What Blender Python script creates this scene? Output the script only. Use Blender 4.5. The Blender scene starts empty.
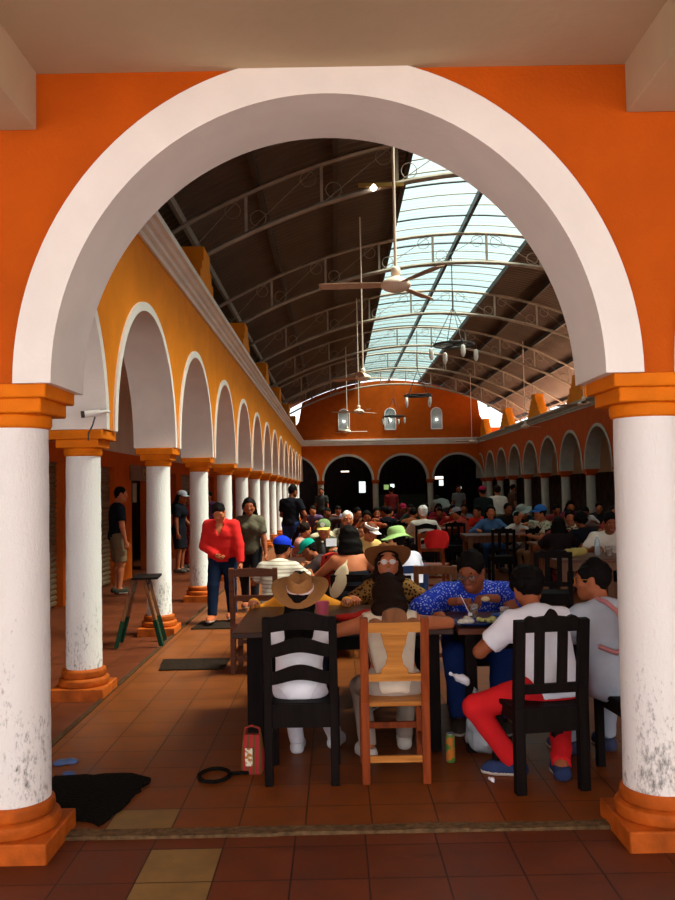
import bpy, bmesh, math, random
import numpy as np
from mathutils import Vector, Matrix

# ------------------------------------------------------------------ camera, sky, sun, exposure
SC = bpy.context.scene
COL = SC.collection
R = math.radians
PI = math.pi
_cam = bpy.data.cameras.new('camera')
CAM = bpy.data.objects.new('camera', _cam)
COL.objects.link(CAM)
_cam.sensor_fit = 'VERTICAL'
_cam.sensor_height = 24.0
_cam.lens = 24.0 * 835.0 / 900.0
_cam.clip_start = 0.05
_cam.clip_end = 300
CAM.matrix_world = (Matrix.Translation((0, 0, 1.6)) @ Matrix.Rotation(R(-0.2), 4, 'Z')
                    @ Matrix.Rotation(R(90 + 2.74), 4, 'X') @ Matrix.Rotation(R(-1.07), 4, 'Z'))
SC.camera = CAM

W = bpy.data.worlds.new('sky')
SC.world = W
W.use_nodes = True
_bg = W.node_tree.nodes['Background']
_bg.inputs['Color'].default_value = (0.93, 0.96, 1.0, 1)
_bg.inputs['Strength'].default_value = 1.8
_wn = W.node_tree.nodes
_tc = _wn.new('ShaderNodeTexCoord')
_sx = _wn.new('ShaderNodeSeparateXYZ')
_wr = _wn.new('ShaderNodeValToRGB')
_wr.color_ramp.elements[0].position = 0.12
_wr.color_ramp.elements[0].color = (0.86, 0.95, 1.0, 1)
_wr.color_ramp.elements[1].position = 0.40
_wr.color_ramp.elements[1].color = (1.55, 1.28, 1.18, 1)
W.node_tree.links.new(_tc.outputs['Generated'], _sx.inputs[0])
W.node_tree.links.new(_sx.outputs[2], _wr.inputs['Fac'])
W.node_tree.links.new(_wr.outputs['Color'], _bg.inputs['Color'])

_sun = bpy.data.lights.new('sun', 'SUN')
_sun.energy = 46.0
_sun.angle = R(26)
_sun.color = (1.0, 0.70, 0.56)
SUN = bpy.data.objects.new('sun', _sun)
COL.objects.link(SUN)
_d = Vector((-0.52, 0.04, -0.855)).normalized()      # the way the light travels
SUN.rotation_euler = _d.to_track_quat('-Z', 'Y').to_euler()

SC.view_settings.view_transform = 'Standard'
SC.view_settings.look = 'None'
SC.view_settings.gamma = 1.0
SC.view_settings.exposure = 0.35
SC.view_settings.use_curve_mapping = False

# ------------------------------------------------------------------ materials
def _new(name):
    m = bpy.data.materials.new(name)
    m.use_nodes = True
    nt = m.node_tree
    return m, nt, nt.nodes['Principled BSDF']

def N(nt, t, **kw):
    n = nt.nodes.new(t)
    for k, v in kw.items():
        setattr(n, k, v)
    return n

def mat(name, col, rough=0.6, spec=0.4, var=0.12, scale=14.0, bump=0.0, metal=0.0, bscale=None):
    """plain surface with a little procedural mottling"""
    m, nt, b = _new(name)
    tc = N(nt, 'ShaderNodeTexCoord')
    nz = N(nt, 'ShaderNodeTexNoise')
    nz.inputs['Scale'].default_value = scale
    nz.inputs['Detail'].default_value = 5
    nt.links.new(tc.outputs['Object'], nz.inputs['Vector'])
    rp = N(nt, 'ShaderNodeValToRGB')
    rp.color_ramp.elements[0].position = 0.3
    rp.color_ramp.elements[1].position = 0.7
    rp.color_ramp.elements[0].color = (*[c * (1 - var) for c in col], 1)
    rp.color_ramp.elements[1].color = (*[min(1, c * (1 + var)) for c in col], 1)
    nt.links.new(nz.outputs['Fac'], rp.inputs['Fac'])
    nt.links.new(rp.outputs['Color'], b.inputs['Base Color'])
    b.inputs['Roughness'].default_value = rough
    b.inputs['Specular IOR Level'].default_value = spec
    b.inputs['Metallic'].default_value = metal
    if bump:
        n2 = nz
        if bscale:
            n2 = N(nt, 'ShaderNodeTexNoise')
            n2.inputs['Scale'].default_value = bscale
            n2.inputs['Detail'].default_value = 6
            nt.links.new(tc.outputs['Object'], n2.inputs['Vector'])
        bp = N(nt, 'ShaderNodeBump')
        bp.inputs['Strength'].default_value = bump
        bp.inputs['Distance'].default_value = 0.02
        nt.links.new(n2.outputs['Fac'], bp.inputs['Height'])
        nt.links.new(bp.outputs['Normal'], b.inputs['Normal'])
    return m

def mat_emit(name, col, strength):
    m, nt, b = _new(name)
    b.inputs['Base Color'].default_value = (*col, 1)
    b.inputs['Emission Color'].default_value = (*col, 1)
    b.inputs['Emission Strength'].default_value = strength
    return m

def mat_two(name, c1, c2, kind='noise', scale=30, thresh=0.5, rough=0.7, soft=0.03, axis=2, coord='Object', spec=0.08):
    """two-coloured pattern: noise patches, dots, stripes"""
    m, nt, b = _new(name)
    tc = N(nt, 'ShaderNodeTexCoord')
    rp = N(nt, 'ShaderNodeValToRGB')
    rp.color_ramp.elements[0].position = max(0, thresh - soft)
    rp.color_ramp.elements[1].position = min(1, thresh + soft)
    rp.color_ramp.elements[0].color = (*c1, 1)
    rp.color_ramp.elements[1].color = (*c2, 1)
    if kind == 'noise':
        t = N(nt, 'ShaderNodeTexNoise')
        t.inputs['Scale'].default_value = scale
        t.inputs['Detail'].default_value = 3
        out = t.outputs['Fac']
    elif kind == 'dots':
        t = N(nt, 'ShaderNodeTexVoronoi')
        t.inputs['Scale'].default_value = scale
        out = t.outputs['Distance']
    else:
        t = N(nt, 'ShaderNodeTexWave')
        t.bands_direction = 'XYZ'[axis]
        t.inputs['Scale'].default_value = scale
        t.inputs['Distortion'].default_value = 0.4
        t.inputs['Detail Scale'].default_value = 2
        out = t.outputs['Fac']
    nt.links.new(tc.outputs[coord], t.inputs['Vector'])
    nt.links.new(out, rp.inputs['Fac'])
    nt.links.new(rp.outputs['Color'], b.inputs['Base Color'])
    b.inputs['Roughness'].default_value = rough
    b.inputs['Specular IOR Level'].default_value = spec
    return m

def mat_wood(name, c1, c2, rough=0.45, scale=3.0, axis=2, spec=0.2):
    m, nt, b = _new(name)
    tc = N(nt, 'ShaderNodeTexCoord')
    mp = N(nt, 'ShaderNodeMapping')
    s = [9, 9, 9]
    s[axis] = 0.9
    mp.inputs['Scale'].default_value = s
    nz = N(nt, 'ShaderNodeTexNoise')
    nz.inputs['Scale'].default_value = scale
    nz.inputs['Detail'].default_value = 7
    nz.inputs['Distortion'].default_value = 1.2
    rp = N(nt, 'ShaderNodeValToRGB')
    rp.color_ramp.elements[0].position = 0.3
    rp.color_ramp.elements[1].position = 0.72
    rp.color_ramp.elements[0].color = (*c1, 1)
    b.inputs['Specular IOR Level'].default_value = spec
    rp.color_ramp.elements[1].color = (*c2, 1)
    nt.links.new(tc.outputs['Object'], mp.inputs['Vector'])
    nt.links.new(mp.outputs['Vector'], nz.inputs['Vector'])
    nt.links.new(nz.outputs['Fac'], rp.inputs['Fac'])
    nt.links.new(rp.outputs['Color'], b.inputs['Base Color'])
    b.inputs['Roughness'].default_value = rough
    bp = N(nt, 'ShaderNodeBump')
    bp.inputs['Strength'].default_value = 0.15
    bp.inputs['Distance'].default_value = 0.01
    nt.links.new(nz.outputs['Fac'], bp.inputs['Height'])
    nt.links.new(bp.outputs['Normal'], b.inputs['Normal'])
    return m

def mat_tile(name, cols, grout, size, off, pale=None, rough=0.42, gw=0.012):
    """square ceramic floor tiles with grout; `pale` lists boxes (x0,x1,y0,y1) laid in sand-coloured tiles"""
    m, nt, b = _new(name)
    L = nt.links.new
    ge = N(nt, 'ShaderNodeNewGeometry')
    sx = N(nt, 'ShaderNodeSeparateXYZ')
    L(ge.outputs['Position'], sx.inputs[0])

    def M(op, a, c=None):
        n = N(nt, 'ShaderNodeMath', operation=op)
        for i, v in enumerate((a, c)):
            if v is None:
                continue
            if isinstance(v, (int, float)):
                n.inputs[i].default_value = v
            else:
                L(v, n.inputs[i])
        return n.outputs[0]
    u = M('DIVIDE', M('SUBTRACT', sx.outputs[0], off[0]), size)
    v = M('DIVIDE', M('SUBTRACT', sx.outputs[1], off[1]), size)
    fu, fv = M('FRACT', u), M('FRACT', v)
    eu = M('MINIMUM', fu, M('SUBTRACT', 1.0, fu))
    ev = M('MINIMUM', fv, M('SUBTRACT', 1.0, fv))
    e = M('MINIMUM', eu, ev)
    mask = M('LESS_THAN', e, gw)
    cb = N(nt, 'ShaderNodeCombineXYZ')
    L(M('FLOOR', u), cb.inputs[0])
    L(M('FLOOR', v), cb.inputs[1])
    wn = N(nt, 'ShaderNodeTexWhiteNoise')
    L(cb.outputs[0], wn.inputs['Vector'])
    rp = N(nt, 'ShaderNodeValToRGB')
    els = rp.color_ramp.elements
    els[0].color = (*cols[0], 1)
    els[1].color = (*cols[-1], 1)
    for i, c in enumerate(cols[1:-1]):
        q = els.new((i + 1) / (len(cols) - 1))
        q.color = (*c, 1)
    L(wn.outputs['Value'], rp.inputs['Fac'])
    nz = N(nt, 'ShaderNodeTexNoise')
    nz.inputs['Scale'].default_value = 5
    nz.inputs['Detail'].default_value = 8
    nz.inputs['Roughness'].default_value = 0.7
    L(ge.outputs['Position'], nz.inputs['Vector'])
    mr = N(nt, 'ShaderNodeMapRange')
    mr.inputs['From Min'].default_value = 0.3
    mr.inputs['From Max'].default_value = 0.7
    mr.inputs['To Min'].default_value = 0.72
    mr.inputs['To Max'].default_value = 1.22
    L(nz.outputs['Fac'], mr.inputs['Value'])
    cur = rp.outputs['Color']
    for (x0, x1, y0, y1) in (pale or []):
        ins = M('MULTIPLY', M('MULTIPLY', M('GREATER_THAN', sx.outputs[0], x0), M('LESS_THAN', sx.outputs[0], x1)),
                M('MULTIPLY', M('GREATER_THAN', sx.outputs[1], y0), M('LESS_THAN', sx.outputs[1], y1)))
        mx = N(nt, 'ShaderNodeMix', data_type='RGBA')
        L(ins, mx.inputs['Factor'])
        L(cur, mx.inputs[6])
        mx.inputs[7].default_value = (0.22, 0.125, 0.040, 1)
        cur = mx.outputs[2]
    vm = N(nt, 'ShaderNodeVectorMath', operation='SCALE')
    L(cur, vm.inputs[0])
    L(mr.outputs[0], vm.inputs['Scale'])
    mx = N(nt, 'ShaderNodeMix', data_type='RGBA')
    L(mask, mx.inputs['Factor'])
    L(vm.outputs[0], mx.inputs[6])
    mx.inputs[7].default_value = (*grout, 1)
    L(mx.outputs[2], b.inputs['Base Color'])
    r2 = N(nt, 'ShaderNodeMapRange')
    r2.inputs['To Min'].default_value = rough - 0.12
    r2.inputs['To Max'].default_value = rough + 0.25
    L(nz.outputs['Fac'], r2.inputs['Value'])
    L(r2.outputs[0], b.inputs['Roughness'])
    b.inputs['Specular IOR Level'].default_value = 0.18
    bp = N(nt, 'ShaderNodeBump')
    bp.inputs['Strength'].default_value = 0.35
    bp.inputs['Distance'].default_value = 0.004
    L(M('SUBTRACT', 1.0, mask), bp.inputs['Height'])
    L(bp.outputs['Normal'], b.inputs['Normal'])
    return m

def mat_shaft(name):
    """rough white lime plaster with black scuffs gathered on the lower half"""
    m, nt, b = _new(name)
    L = nt.links.new
    tc = N(nt, 'ShaderNodeTexCoord')
    ge = N(nt, 'ShaderNodeNewGeometry')
    mp = N(nt, 'ShaderNodeMapping')
    mp.inputs['Scale'].default_value = (1, 1, 0.45)
    L(ge.outputs['Position'], mp.inputs['Vector'])
    n1 = N(nt, 'ShaderNodeTexNoise')
    n1.inputs['Scale'].default_value = 55
    n1.inputs['Detail'].default_value = 6
    n1.inputs['Roughness'].default_value = 0.7
    L(mp.outputs[0], n1.inputs['Vector'])
    n2 = N(nt, 'ShaderNodeTexNoise')
    n2.inputs['Scale'].default_value = 7
    n2.inputs['Detail'].default_value = 4
    L(mp.outputs[0], n2.inputs['Vector'])
    sp = N(nt, 'ShaderNodeSeparateXYZ')
    L(ge.outputs['Position'], sp.inputs[0])
    mr = N(nt, 'ShaderNodeMapRange')
    mr.inputs['From Min'].default_value = 0.15
    mr.inputs['From Max'].default_value = 1.5
    mr.inputs['To Min'].default_value = 0.17
    mr.inputs['To Max'].default_value = -0.02
    L(sp.outputs[2], mr.inputs['Value'])

    def M(op, a, c):
        n = N(nt, 'ShaderNodeMath', operation=op)
        for i, v in enumerate((a, c)):
            if isinstance(v, (int, float)):
                n.inputs[i].default_value = v
            else:
                L(v, n.inputs[i])
        return n.outputs[0]
    s = M('ADD', M('ADD', M('MULTIPLY', n1.outputs['Fac'], 0.6), M('MULTIPLY', n2.outputs['Fac'], 0.4)), mr.outputs[0])
    rp = N(nt, 'ShaderNodeValToRGB')
    rp.color_ramp.elements[0].position = 0.655
    rp.color_ramp.elements[1].position = 0.80
    rp.color_ramp.elements[0].color = (0.86, 0.83, 0.80, 1)
    rp.color_ramp.elements[1].color = (0.16, 0.15, 0.14, 1)
    L(s, rp.inputs['Fac'])
    L(rp.outputs['Color'], b.inputs['Base Color'])
    b.inputs['Roughness'].default_value = 0.75
    b.inputs['Specular IOR Level'].default_value = 0.12
    bp = N(nt, 'ShaderNodeBump')
    bp.inputs['Strength'].default_value = 0.55
    bp.inputs['Distance'].default_value = 0.012
    L(n1.outputs['Fac'], bp.inputs['Height'])
    L(bp.outputs['Normal'], b.inputs['Normal'])
    return m

def mat_skylight(name):
    m, nt, b = _new(name)
    L = nt.links.new
    out = nt.nodes['Material Output']
    nt.nodes.remove(b)
    tr = N(nt, 'ShaderNodeBsdfTransparent')
    tr.inputs['Color'].default_value = (0.27, 0.405, 0.425, 1)
    tl = N(nt, 'ShaderNodeBsdfTranslucent')
    tl.inputs['Color'].default_value = (0.07, 0.13, 0.14, 1)
    mx = N(nt, 'ShaderNodeMixShader')
    mx.inputs[0].default_value = 0.30
    L(tr.outputs[0], mx.inputs[1])
    L(tl.outputs[0], mx.inputs[2])
    L(mx.outputs[0], out.inputs['Surface'])
    return m

def mat_glass(name, col=(0.9, 0.95, 1.0), mixf=0.25, rough=0.1):
    m, nt, b = _new(name)
    L = nt.links.new
    out = nt.nodes['Material Output']
    b.inputs['Base Color'].default_value = (*col, 1)
    b.inputs['Roughness'].default_value = rough
    tr = N(nt, 'ShaderNodeBsdfTransparent')
    tr.inputs['Color'].default_value = (*col, 1)
    mx = N(nt, 'ShaderNodeMixShader')
    mx.inputs[0].default_value = mixf
    L(tr.outputs[0], mx.inputs[1])
    L(b.outputs[0], mx.inputs[2])
    L(mx.outputs[0], out.inputs['Surface'])
    return m

M_ORANGE = mat('orange_plaster', (0.50, 0.085, 0.004), 0.75, 0.1, 0.10, 3.0, 0.25, bscale=60)
M_ORANGEY = mat('yellow_orange_plaster', (0.80, 0.24, 0.010), 0.75, 0.1, 0.08, 3.0, 0.25, bscale=60)
M_ORANGE2 = mat('orange_trim_paint', (0.74, 0.18, 0.005), 0.65, 0.10, 0.10, 6.0, 0.25, bscale=45)
M_BASE = mat('worn_orange_base', (0.42, 0.085, 0.008), 0.6, 0.15, 0.32, 9.0, 0.3, bscale=40)
M_WHITE = mat('white_plaster', (0.86, 0.81, 0.75), 0.75, 0.15, 0.04, 4.0, 0.10, bscale=50)
M_CEIL = mat('ceiling_plaster', (0.50, 0.385, 0.245), 0.8, 0.15, 0.08, 1.6, 0.1, bscale=25)
M_BEIGE = mat('beige_plaster', (0.62, 0.53, 0.43), 0.8, 0.15, 0.10, 1.5, 0.1, bscale=25)
M_ORANGE_SHADE = mat('shaded_orange_plaster', (0.40, 0.060, 0.005), 0.75, 0.1, 0.10, 3.0, 0.25, bscale=60)  # orange wall paint darkened for the shade on the right and far arcades
M_WHITE_SHADE = mat('shaded_white_plaster', (0.40, 0.37, 0.31), 0.8, 0.1, 0.12, 4.0, 0.2, bscale=50)  # white plaster with the right and far shade put into its colour
M_SHOPSHADE = mat('shop_shade_dark', (0.05, 0.03, 0.025), 0.8, 0.1, 0.6, 2.5)  # shade of the shop interiors put into the wall colour
M_CORNICE = mat('cornice_plaster', (0.82, 0.76, 0.68), 0.7, 0.2, 0.08, 2.0, 0.1, bscale=40)
M_SHAFT = mat_shaft('column_plaster')
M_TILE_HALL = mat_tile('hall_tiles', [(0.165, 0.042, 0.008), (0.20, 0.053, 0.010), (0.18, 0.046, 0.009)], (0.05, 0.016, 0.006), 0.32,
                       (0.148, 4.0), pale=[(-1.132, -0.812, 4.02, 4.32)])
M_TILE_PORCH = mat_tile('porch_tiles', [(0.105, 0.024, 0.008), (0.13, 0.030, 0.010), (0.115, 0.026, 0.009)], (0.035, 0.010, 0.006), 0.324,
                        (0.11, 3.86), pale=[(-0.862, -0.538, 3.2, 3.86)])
M_KERB = mat('kerb_concrete', (0.12, 0.070, 0.033), 0.9, 0.1, 0.4, 30, 0.6)
M_STREET = mat('street_paving', (0.15, 0.185, 0.21), 0.9, 0.1, 0.1, 4)
M_BOUNCEGND = mat('unseen_ground', (0.07, 0.065, 0.04), 0.95, 0.05, 0.3, 2)  # tone kept dark so little light bounces up under the eave
M_ROOF = mat('roof_sheet', (0.105, 0.075, 0.055), 0.55, 0.3, 0.2, 1.5)
M_TRUSS = mat('pale_painted_steel', (0.36, 0.30, 0.235), 0.6, 0.2, 0.15, 6)
M_DARKSTEEL = mat('dark_steel', (0.035, 0.032, 0.030), 0.5, 0.4, 0.2, 8)
M_PURLIN = mat('brown_steel', (0.05, 0.035, 0.024), 0.6, 0.3, 0.2, 4)
M_SKYL = mat_skylight('translucent_sheet')
M_SHUT = mat('brown_shutter_paint', (0.17, 0.11, 0.06), 0.5, 0.3, 0.15, 5)
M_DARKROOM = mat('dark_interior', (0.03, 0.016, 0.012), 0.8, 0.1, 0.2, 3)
M_BLACKWOOD = mat_wood('black_stained_wood', (0.006, 0.004, 0.004), (0.012, 0.008, 0.007), 0.6, spec=0.05)
M_HONEY = mat_wood('honey_wood', (0.30, 0.085, 0.012), (0.52, 0.19, 0.040), 0.40, spec=0.12)
M_HONEYX = mat_wood('honey_wood_cross', (0.34, 0.115, 0.020), (0.60, 0.245, 0.055), 0.40, axis=0, spec=0.12)
M_REDWOOD = mat_wood('red_brown_wood', (0.17, 0.030, 0.008), (0.30, 0.060, 0.013), 0.42, spec=0.12)
M_DARKBROWN = mat_wood('dark_brown_wood', (0.085, 0.024, 0.010), (0.15, 0.045, 0.018), 0.4, axis=0)
M_BROWNWOOD = mat_wood('brown_wood', (0.12, 0.040, 0.014), (0.22, 0.085, 0.030), 0.45)
M_GREENPAINT = mat('green_paint', (0.008, 0.035, 0.018), 0.7, 0.1)
M_MAT = mat('black_rubber_mat', (0.008, 0.007, 0.006), 0.9, 0.04, 0.5, 60, 0.6)
M_MAT2 = mat('charcoal_doormat', (0.022, 0.013, 0.009), 0.9, 0.04, 0.4, 40, 0.5)
M_FAN = mat('cream_enamel', (0.80, 0.66, 0.52), 0.4, 0.4, 0.04)
M_FANBLADE = mat('fan_blade_wood', (0.50, 0.33, 0.22), 0.5, 0.4, 0.1)
M_STRAW = mat('tan_felt', (0.33, 0.145, 0.048), 0.8, 0.1, 0.12, 60, 0.2)
M_BROWNFELT = mat('brown_felt', (0.24, 0.09, 0.03), 0.8, 0.1, 0.12, 60, 0.2)
M_BANDW = mat_two('woven_white_band', (0.85, 0.75, 0.72), (0.42, 0.12, 0.10), 'wave', 40, 0.75, axis=0)
M_HAIRBLK = mat_two('black_hair', (0.003, 0.0025, 0.0025), (0.008, 0.005, 0.004), 'noise', 60, 0.5, 0.7, 0.3, spec=0.06)
M_HAIRBRN = mat_two('dark_brown_hair', (0.006, 0.0025, 0.0015), (0.022, 0.008, 0.004), 'noise', 60, 0.5, 0.7, 0.3, spec=0.08)
M_HAIRRED = mat_two('auburn_hair', (0.10, 0.025, 0.012), (0.20, 0.06, 0.025), 'noise', 60, 0.5, 0.5, 0.3)
M_HAIRGRY = mat_two('white_hair', (0.75, 0.70, 0.65), (0.88, 0.85, 0.80), 'noise', 60, 0.5, 0.6, 0.3)
M_EYE = mat('eye_white', (0.8, 0.78, 0.75), 0.2, 0.5, 0.02)
M_IRIS = mat('dark_iris', (0.02, 0.012, 0.008), 0.1, 0.6, 0.02)
M_LIP = mat('lip_skin', (0.36, 0.10, 0.07), 0.45, 0.4, 0.05)
M_SOLE = mat('rubber_sole', (0.52, 0.45, 0.40), 0.7)
M_WHITECLOTH = mat('white_cotton', (0.86, 0.84, 0.92), 0.85, 0.1, 0.05, 9, 0.12)
_SKIN = {}
def skin(i):
    cols = [(0.40, 0.125, 0.052), (0.32, 0.092, 0.038), (0.24, 0.065, 0.026), (0.58, 0.23, 0.11), (0.50, 0.155, 0.065)]
    if i not in _SKIN:
        _SKIN[i] = mat('skin_tone', cols[i], 0.55, 0.18, 0.06, 20)
    return _SKIN[i]
_CL = {}
def cloth(name, col, var=0.08):
    if name not in _CL:
        _CL[name] = mat(name, col, 0.9, 0.04, var, 10, 0.1)
    return _CL[name]

# ------------------------------------------------------------------ mesh helpers
class MB:
    def __init__(self):
        self.v, self.f, self.mi = [], [], []

    def add(self, vs, fs, mi=0):
        o = len(self.v)
        self.v += [tuple(p) for p in vs]
        self.f += [tuple(i + o for i in f) for f in fs]
        self.mi += [mi] * len(fs)
        return self

    def box(self, x0, x1, y0, y1, z0, z1, mi=0):
        vs = [(x, y, z) for z in (z0, z1) for y in (y0, y1) for x in (x0, x1)]
        return self.add(vs, [(0, 2, 3, 1), (4, 5, 7, 6), (0, 1, 5, 4), (2, 6, 7, 3), (0, 4, 6, 2), (1, 3, 7, 5)], mi)

    def cbox(self, c, s, mi=0, rz=0.0, ch=0.0):
        """centred box, optionally turned about z"""
        x, y, z = s[0] / 2, s[1] / 2, s[2] / 2
        ca, sa = math.cos(rz), math.sin(rz)
        vs = [(c[0] + a * ca - b_ * sa, c[1] + a * sa + b_ * ca, c[2] + d) for d in (-z, z) for b_ in (-y, y) for a in (-x, x)]
        return self.add(vs, [(0, 2, 3, 1), (4, 5, 7, 6), (0, 1, 5, 4), (2, 6, 7, 3), (0, 4, 6, 2), (1, 3, 7, 5)], mi)

    def bar(self, a, b, w, h, up=(0, 0, 1), mi=0):
        """rectangular bar from a to b"""
        a, b = Vector(a), Vector(b)
        d = (b - a).normalized()
        up = Vector(up)
        s = d.cross(up)
        if s.length < 1e-4:
            s = d.cross(Vector((1, 0, 0)))
        s.normalize()
        u = s.cross(d).normalized()
        vs = []
        for p in (a, b):
            for (i, j) in ((-1, -1), (1, -1), (1, 1), (-1, 1)):
                vs.append(p + s * (i * w / 2) + u * (j * h / 2))
        return self.add(vs, [(0, 1, 2, 3), (7, 6, 5, 4), (0, 4, 5, 1), (1, 5, 6, 2), (2, 6, 7, 3), (3, 7, 4, 0)], mi)

    def tube(self, pts, r, seg=8, caps=True, mi=0, closed=False):
        pts = [Vector(p) for p in pts]
        n = len(pts)
        rr = r if isinstance(r, (list, tuple)) else [r] * n
        rings = []
        ref = None
        for i, p in enumerate(pts):
            if closed:
                t = pts[(i + 1) % n] - pts[i - 1]
            else:
                t = pts[min(i + 1, n - 1)] - pts[max(i - 1, 0)]
            t = t.normalized()
            if ref is None:
                ref = Vector((0, 0, 1)) if abs(t.z) < 0.9 else Vector((1, 0, 0))
            s = t.cross(ref)
            if s.length < 1e-5:
                s = t.cross(Vector((0, 1, 0)))
            s.normalize()
            u = s.cross(t)
            ref = u
            rings.append([p + (s * math.cos(2 * PI * k / seg) + u * math.sin(2 * PI * k / seg)) * rr[i] for k in range(seg)])
        vs = [q for rg in rings for q in rg]
        fs = []
        m = n if closed else n - 1
        for i in range(m):
            j = (i + 1) % n
            for k in range(seg):
                k2 = (k + 1) % seg
                fs.append((i * seg + k, i * seg + k2, j * seg + k2, j * seg + k))
        if caps and not closed:
            fs.append(tuple(range(seg))[::-1])
            fs.append(tuple((n - 1) * seg + k for k in range(seg)))
        return self.add(vs, fs, mi)

    def lathe(self, prof, seg=24, c=(0, 0, 0), mi=0, sx=1.0, sy=1.0, square=0.0):
        """profile [(r,z)...] spun about z"""
        vs, fs = [], []
        n = len(prof)
        for (r, z) in prof:
            for k in range(seg):
                a = 2 * PI * k / seg
                vs.append((c[0] + r * math.cos(a) * sx, c[1] + r * math.sin(a) * sy, c[2] + z))
        for i in range(n - 1):
            for k in range(seg):
                k2 = (k + 1) % seg
                fs.append((i * seg + k, i * seg + k2, (i + 1) * seg + k2, (i + 1) * seg + k))
        fs.append(tuple(range(seg))[::-1])
        fs.append(tuple((n - 1) * seg + k for k in range(seg)))
        return self.add(vs, fs, mi)

    def prism(self, poly, axis, a, b, mi=0):
        """extrude a 2-D polygon along an axis: axis 'x' -> poly is (y,z); 'y' -> (x,z); 'z' -> (x,y)"""
        def P(p, t):
            return {'x': (t, p[0], p[1]), 'y': (p[0], t, p[1]), 'z': (p[0], p[1], t)}[axis]
        n = len(poly)
        vs = [P(p, a) for p in poly] + [P(p, b) for p in poly]
        fs = [tuple(range(n)), tuple(range(2 * n - 1, n - 1, -1))]
        for i in range(n):
            j = (i + 1) % n
            fs.append((i, i + n, j + n, j))
        return self.add(vs, fs, mi)

    def xform(self, M):
        self.v = [tuple(M @ Vector(p)) for p in self.v]
        return self

    def merge(self, o, mi=None):
        k = len(self.v)
        self.v += o.v
        self.f += [tuple(i + k for i in f) for f in o.f]
        self.mi += o.mi if mi is None else [mi] * len(o.f)
        return self

    def build(self, name, mats, parent=None, smooth=35, bevel=0.0, bseg=2, fix=True, loc=None):
        me = bpy.data.meshes.new(name)
        me.from_pydata(self.v, [], self.f)
        if not isinstance(mats, (list, tuple)):
            mats = [mats]
        for m in mats:
            me.materials.append(m)
        if len(mats) > 1:
            me.polygons.foreach_set('material_index', self.mi)
        if fix:
            b = bmesh.new()
            b.from_mesh(me)
            bmesh.ops.recalc_face_normals(b, faces=b.faces)
            b.to_mesh(me)
            b.free()
        if smooth:
            me.polygons.foreach_set('use_smooth', [True] * len(me.polygons))
            if smooth < 180:
                me.set_sharp_from_angle(angle=R(smooth))
        me.update()
        o = bpy.data.objects.new(name, me)
        COL.objects.link(o)
        if parent is not None:
            o.parent = parent
        if loc is not None:
            o.location = loc
        if bevel:
            bv = o.modifiers.new('bevel', 'BEVEL')
            bv.width = bevel
            bv.segments = bseg
            bv.limit_method = 'ANGLE'
            bv.angle_limit = R(40)
        return o

def tag(o, label=None, cat=None, group=None, kind=None):
    if label:
        o['label'] = label
    if cat:
        o['category'] = cat
    if group:
        o['group'] = group
    if kind:
        o['kind'] = kind
    return o

def thing(name, label, cat, loc=(0, 0, 0), rz=0.0, group=None):
    o = bpy.data.objects.new(name, None)
    COL.objects.link(o)
    o.empty_display_size = 0.1
    o.location = loc
    o.rotation_euler = (0, 0, rz)
    return tag(o, label, cat, group)

def structure(o):
    o['kind'] = 'structure'
    return o

_KIDS = {}
def dup(o, loc=None, rz=None, label=None, group=None, parent=None):
    c = o.copy()
    COL.objects.link(c)
    if parent is not None:
        c.parent = parent
    if loc is not None:
        c.location = loc
    if rz is not None:
        c.rotation_euler = (0, 0, rz)
    if label:
        c['label'] = label
    if group:
        c['group'] = group
    for ch in list(o.children):
        dup(ch, parent=c)
    return c

def arc(cx, cz, r, a0, a1, n):
    return [(cx + r * math.cos(a0 + (a1 - a0) * i / n), cz + r * math.sin(a0 + (a1 - a0) * i / n)) for i in range(n + 1)]
# ------------------------------------------------------------------ the building
XL, XR, YF, YB = -2.05, 8.2, 3.93, 46.0        # left / right arcade lines, front arcade line, back wall
CX = -0.02
CEIL = 3.512
SPRING = 2.12
TH = 0.44

def RZ0(x):
    return 7.85 - (x - 3.08) ** 2 / 20.0

def plane_box(name, x0, x1, y0, y1, z0, z1, m, parent=None):
    return structure(MB().box(x0, x1, y0, y1, z0, z1).build(name, m, parent, smooth=0))

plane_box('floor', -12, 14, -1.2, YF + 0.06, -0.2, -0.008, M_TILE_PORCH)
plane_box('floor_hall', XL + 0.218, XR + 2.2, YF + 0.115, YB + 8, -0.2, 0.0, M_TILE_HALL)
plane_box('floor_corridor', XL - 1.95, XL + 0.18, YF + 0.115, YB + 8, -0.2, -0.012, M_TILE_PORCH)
plane_box('ground_bounce', 10.62, 45, -1.2, 70, -0.3, -0.14, M_BOUNCEGND)  # unseen ground added for its bounced light at the right eave
plane_box('ground_street', -40, 60, -40, -1.2, -0.3, -0.14, M_STREET)

# worn concrete kerb strips: across the front arcade and along the left arcade
k = MB()
rng = random.Random(4)
n = 60
xs = [-9 + 18 * i / n for i in range(n + 1)]
for i in range(n):
    h = 0.004 + rng.random() * 0.007
    y0, y1 = YF + 0.055 - rng.random() * 0.012, YF + 0.125 + rng.random() * 0.012
    k.box(xs[i], xs[i + 1], y0, y1, -0.2, h)
structure(k.build('trim_1', M_KERB, smooth=0))
k = MB()
for i in range(70):
    y0 = YF + 0.14 + i * 0.6
    k.box(XL + 0.18, XL + 0.212 + rng.random() * 0.01, y0, y0 + 0.597, -0.2, 0.006 + rng.random() * 0.008)
structure(k.build('trim_2', mat('dark_kerb', (0.07, 0.032, 0.014), 0.9, 0.1, 0.4, 30, 0.5), smooth=0))

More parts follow.
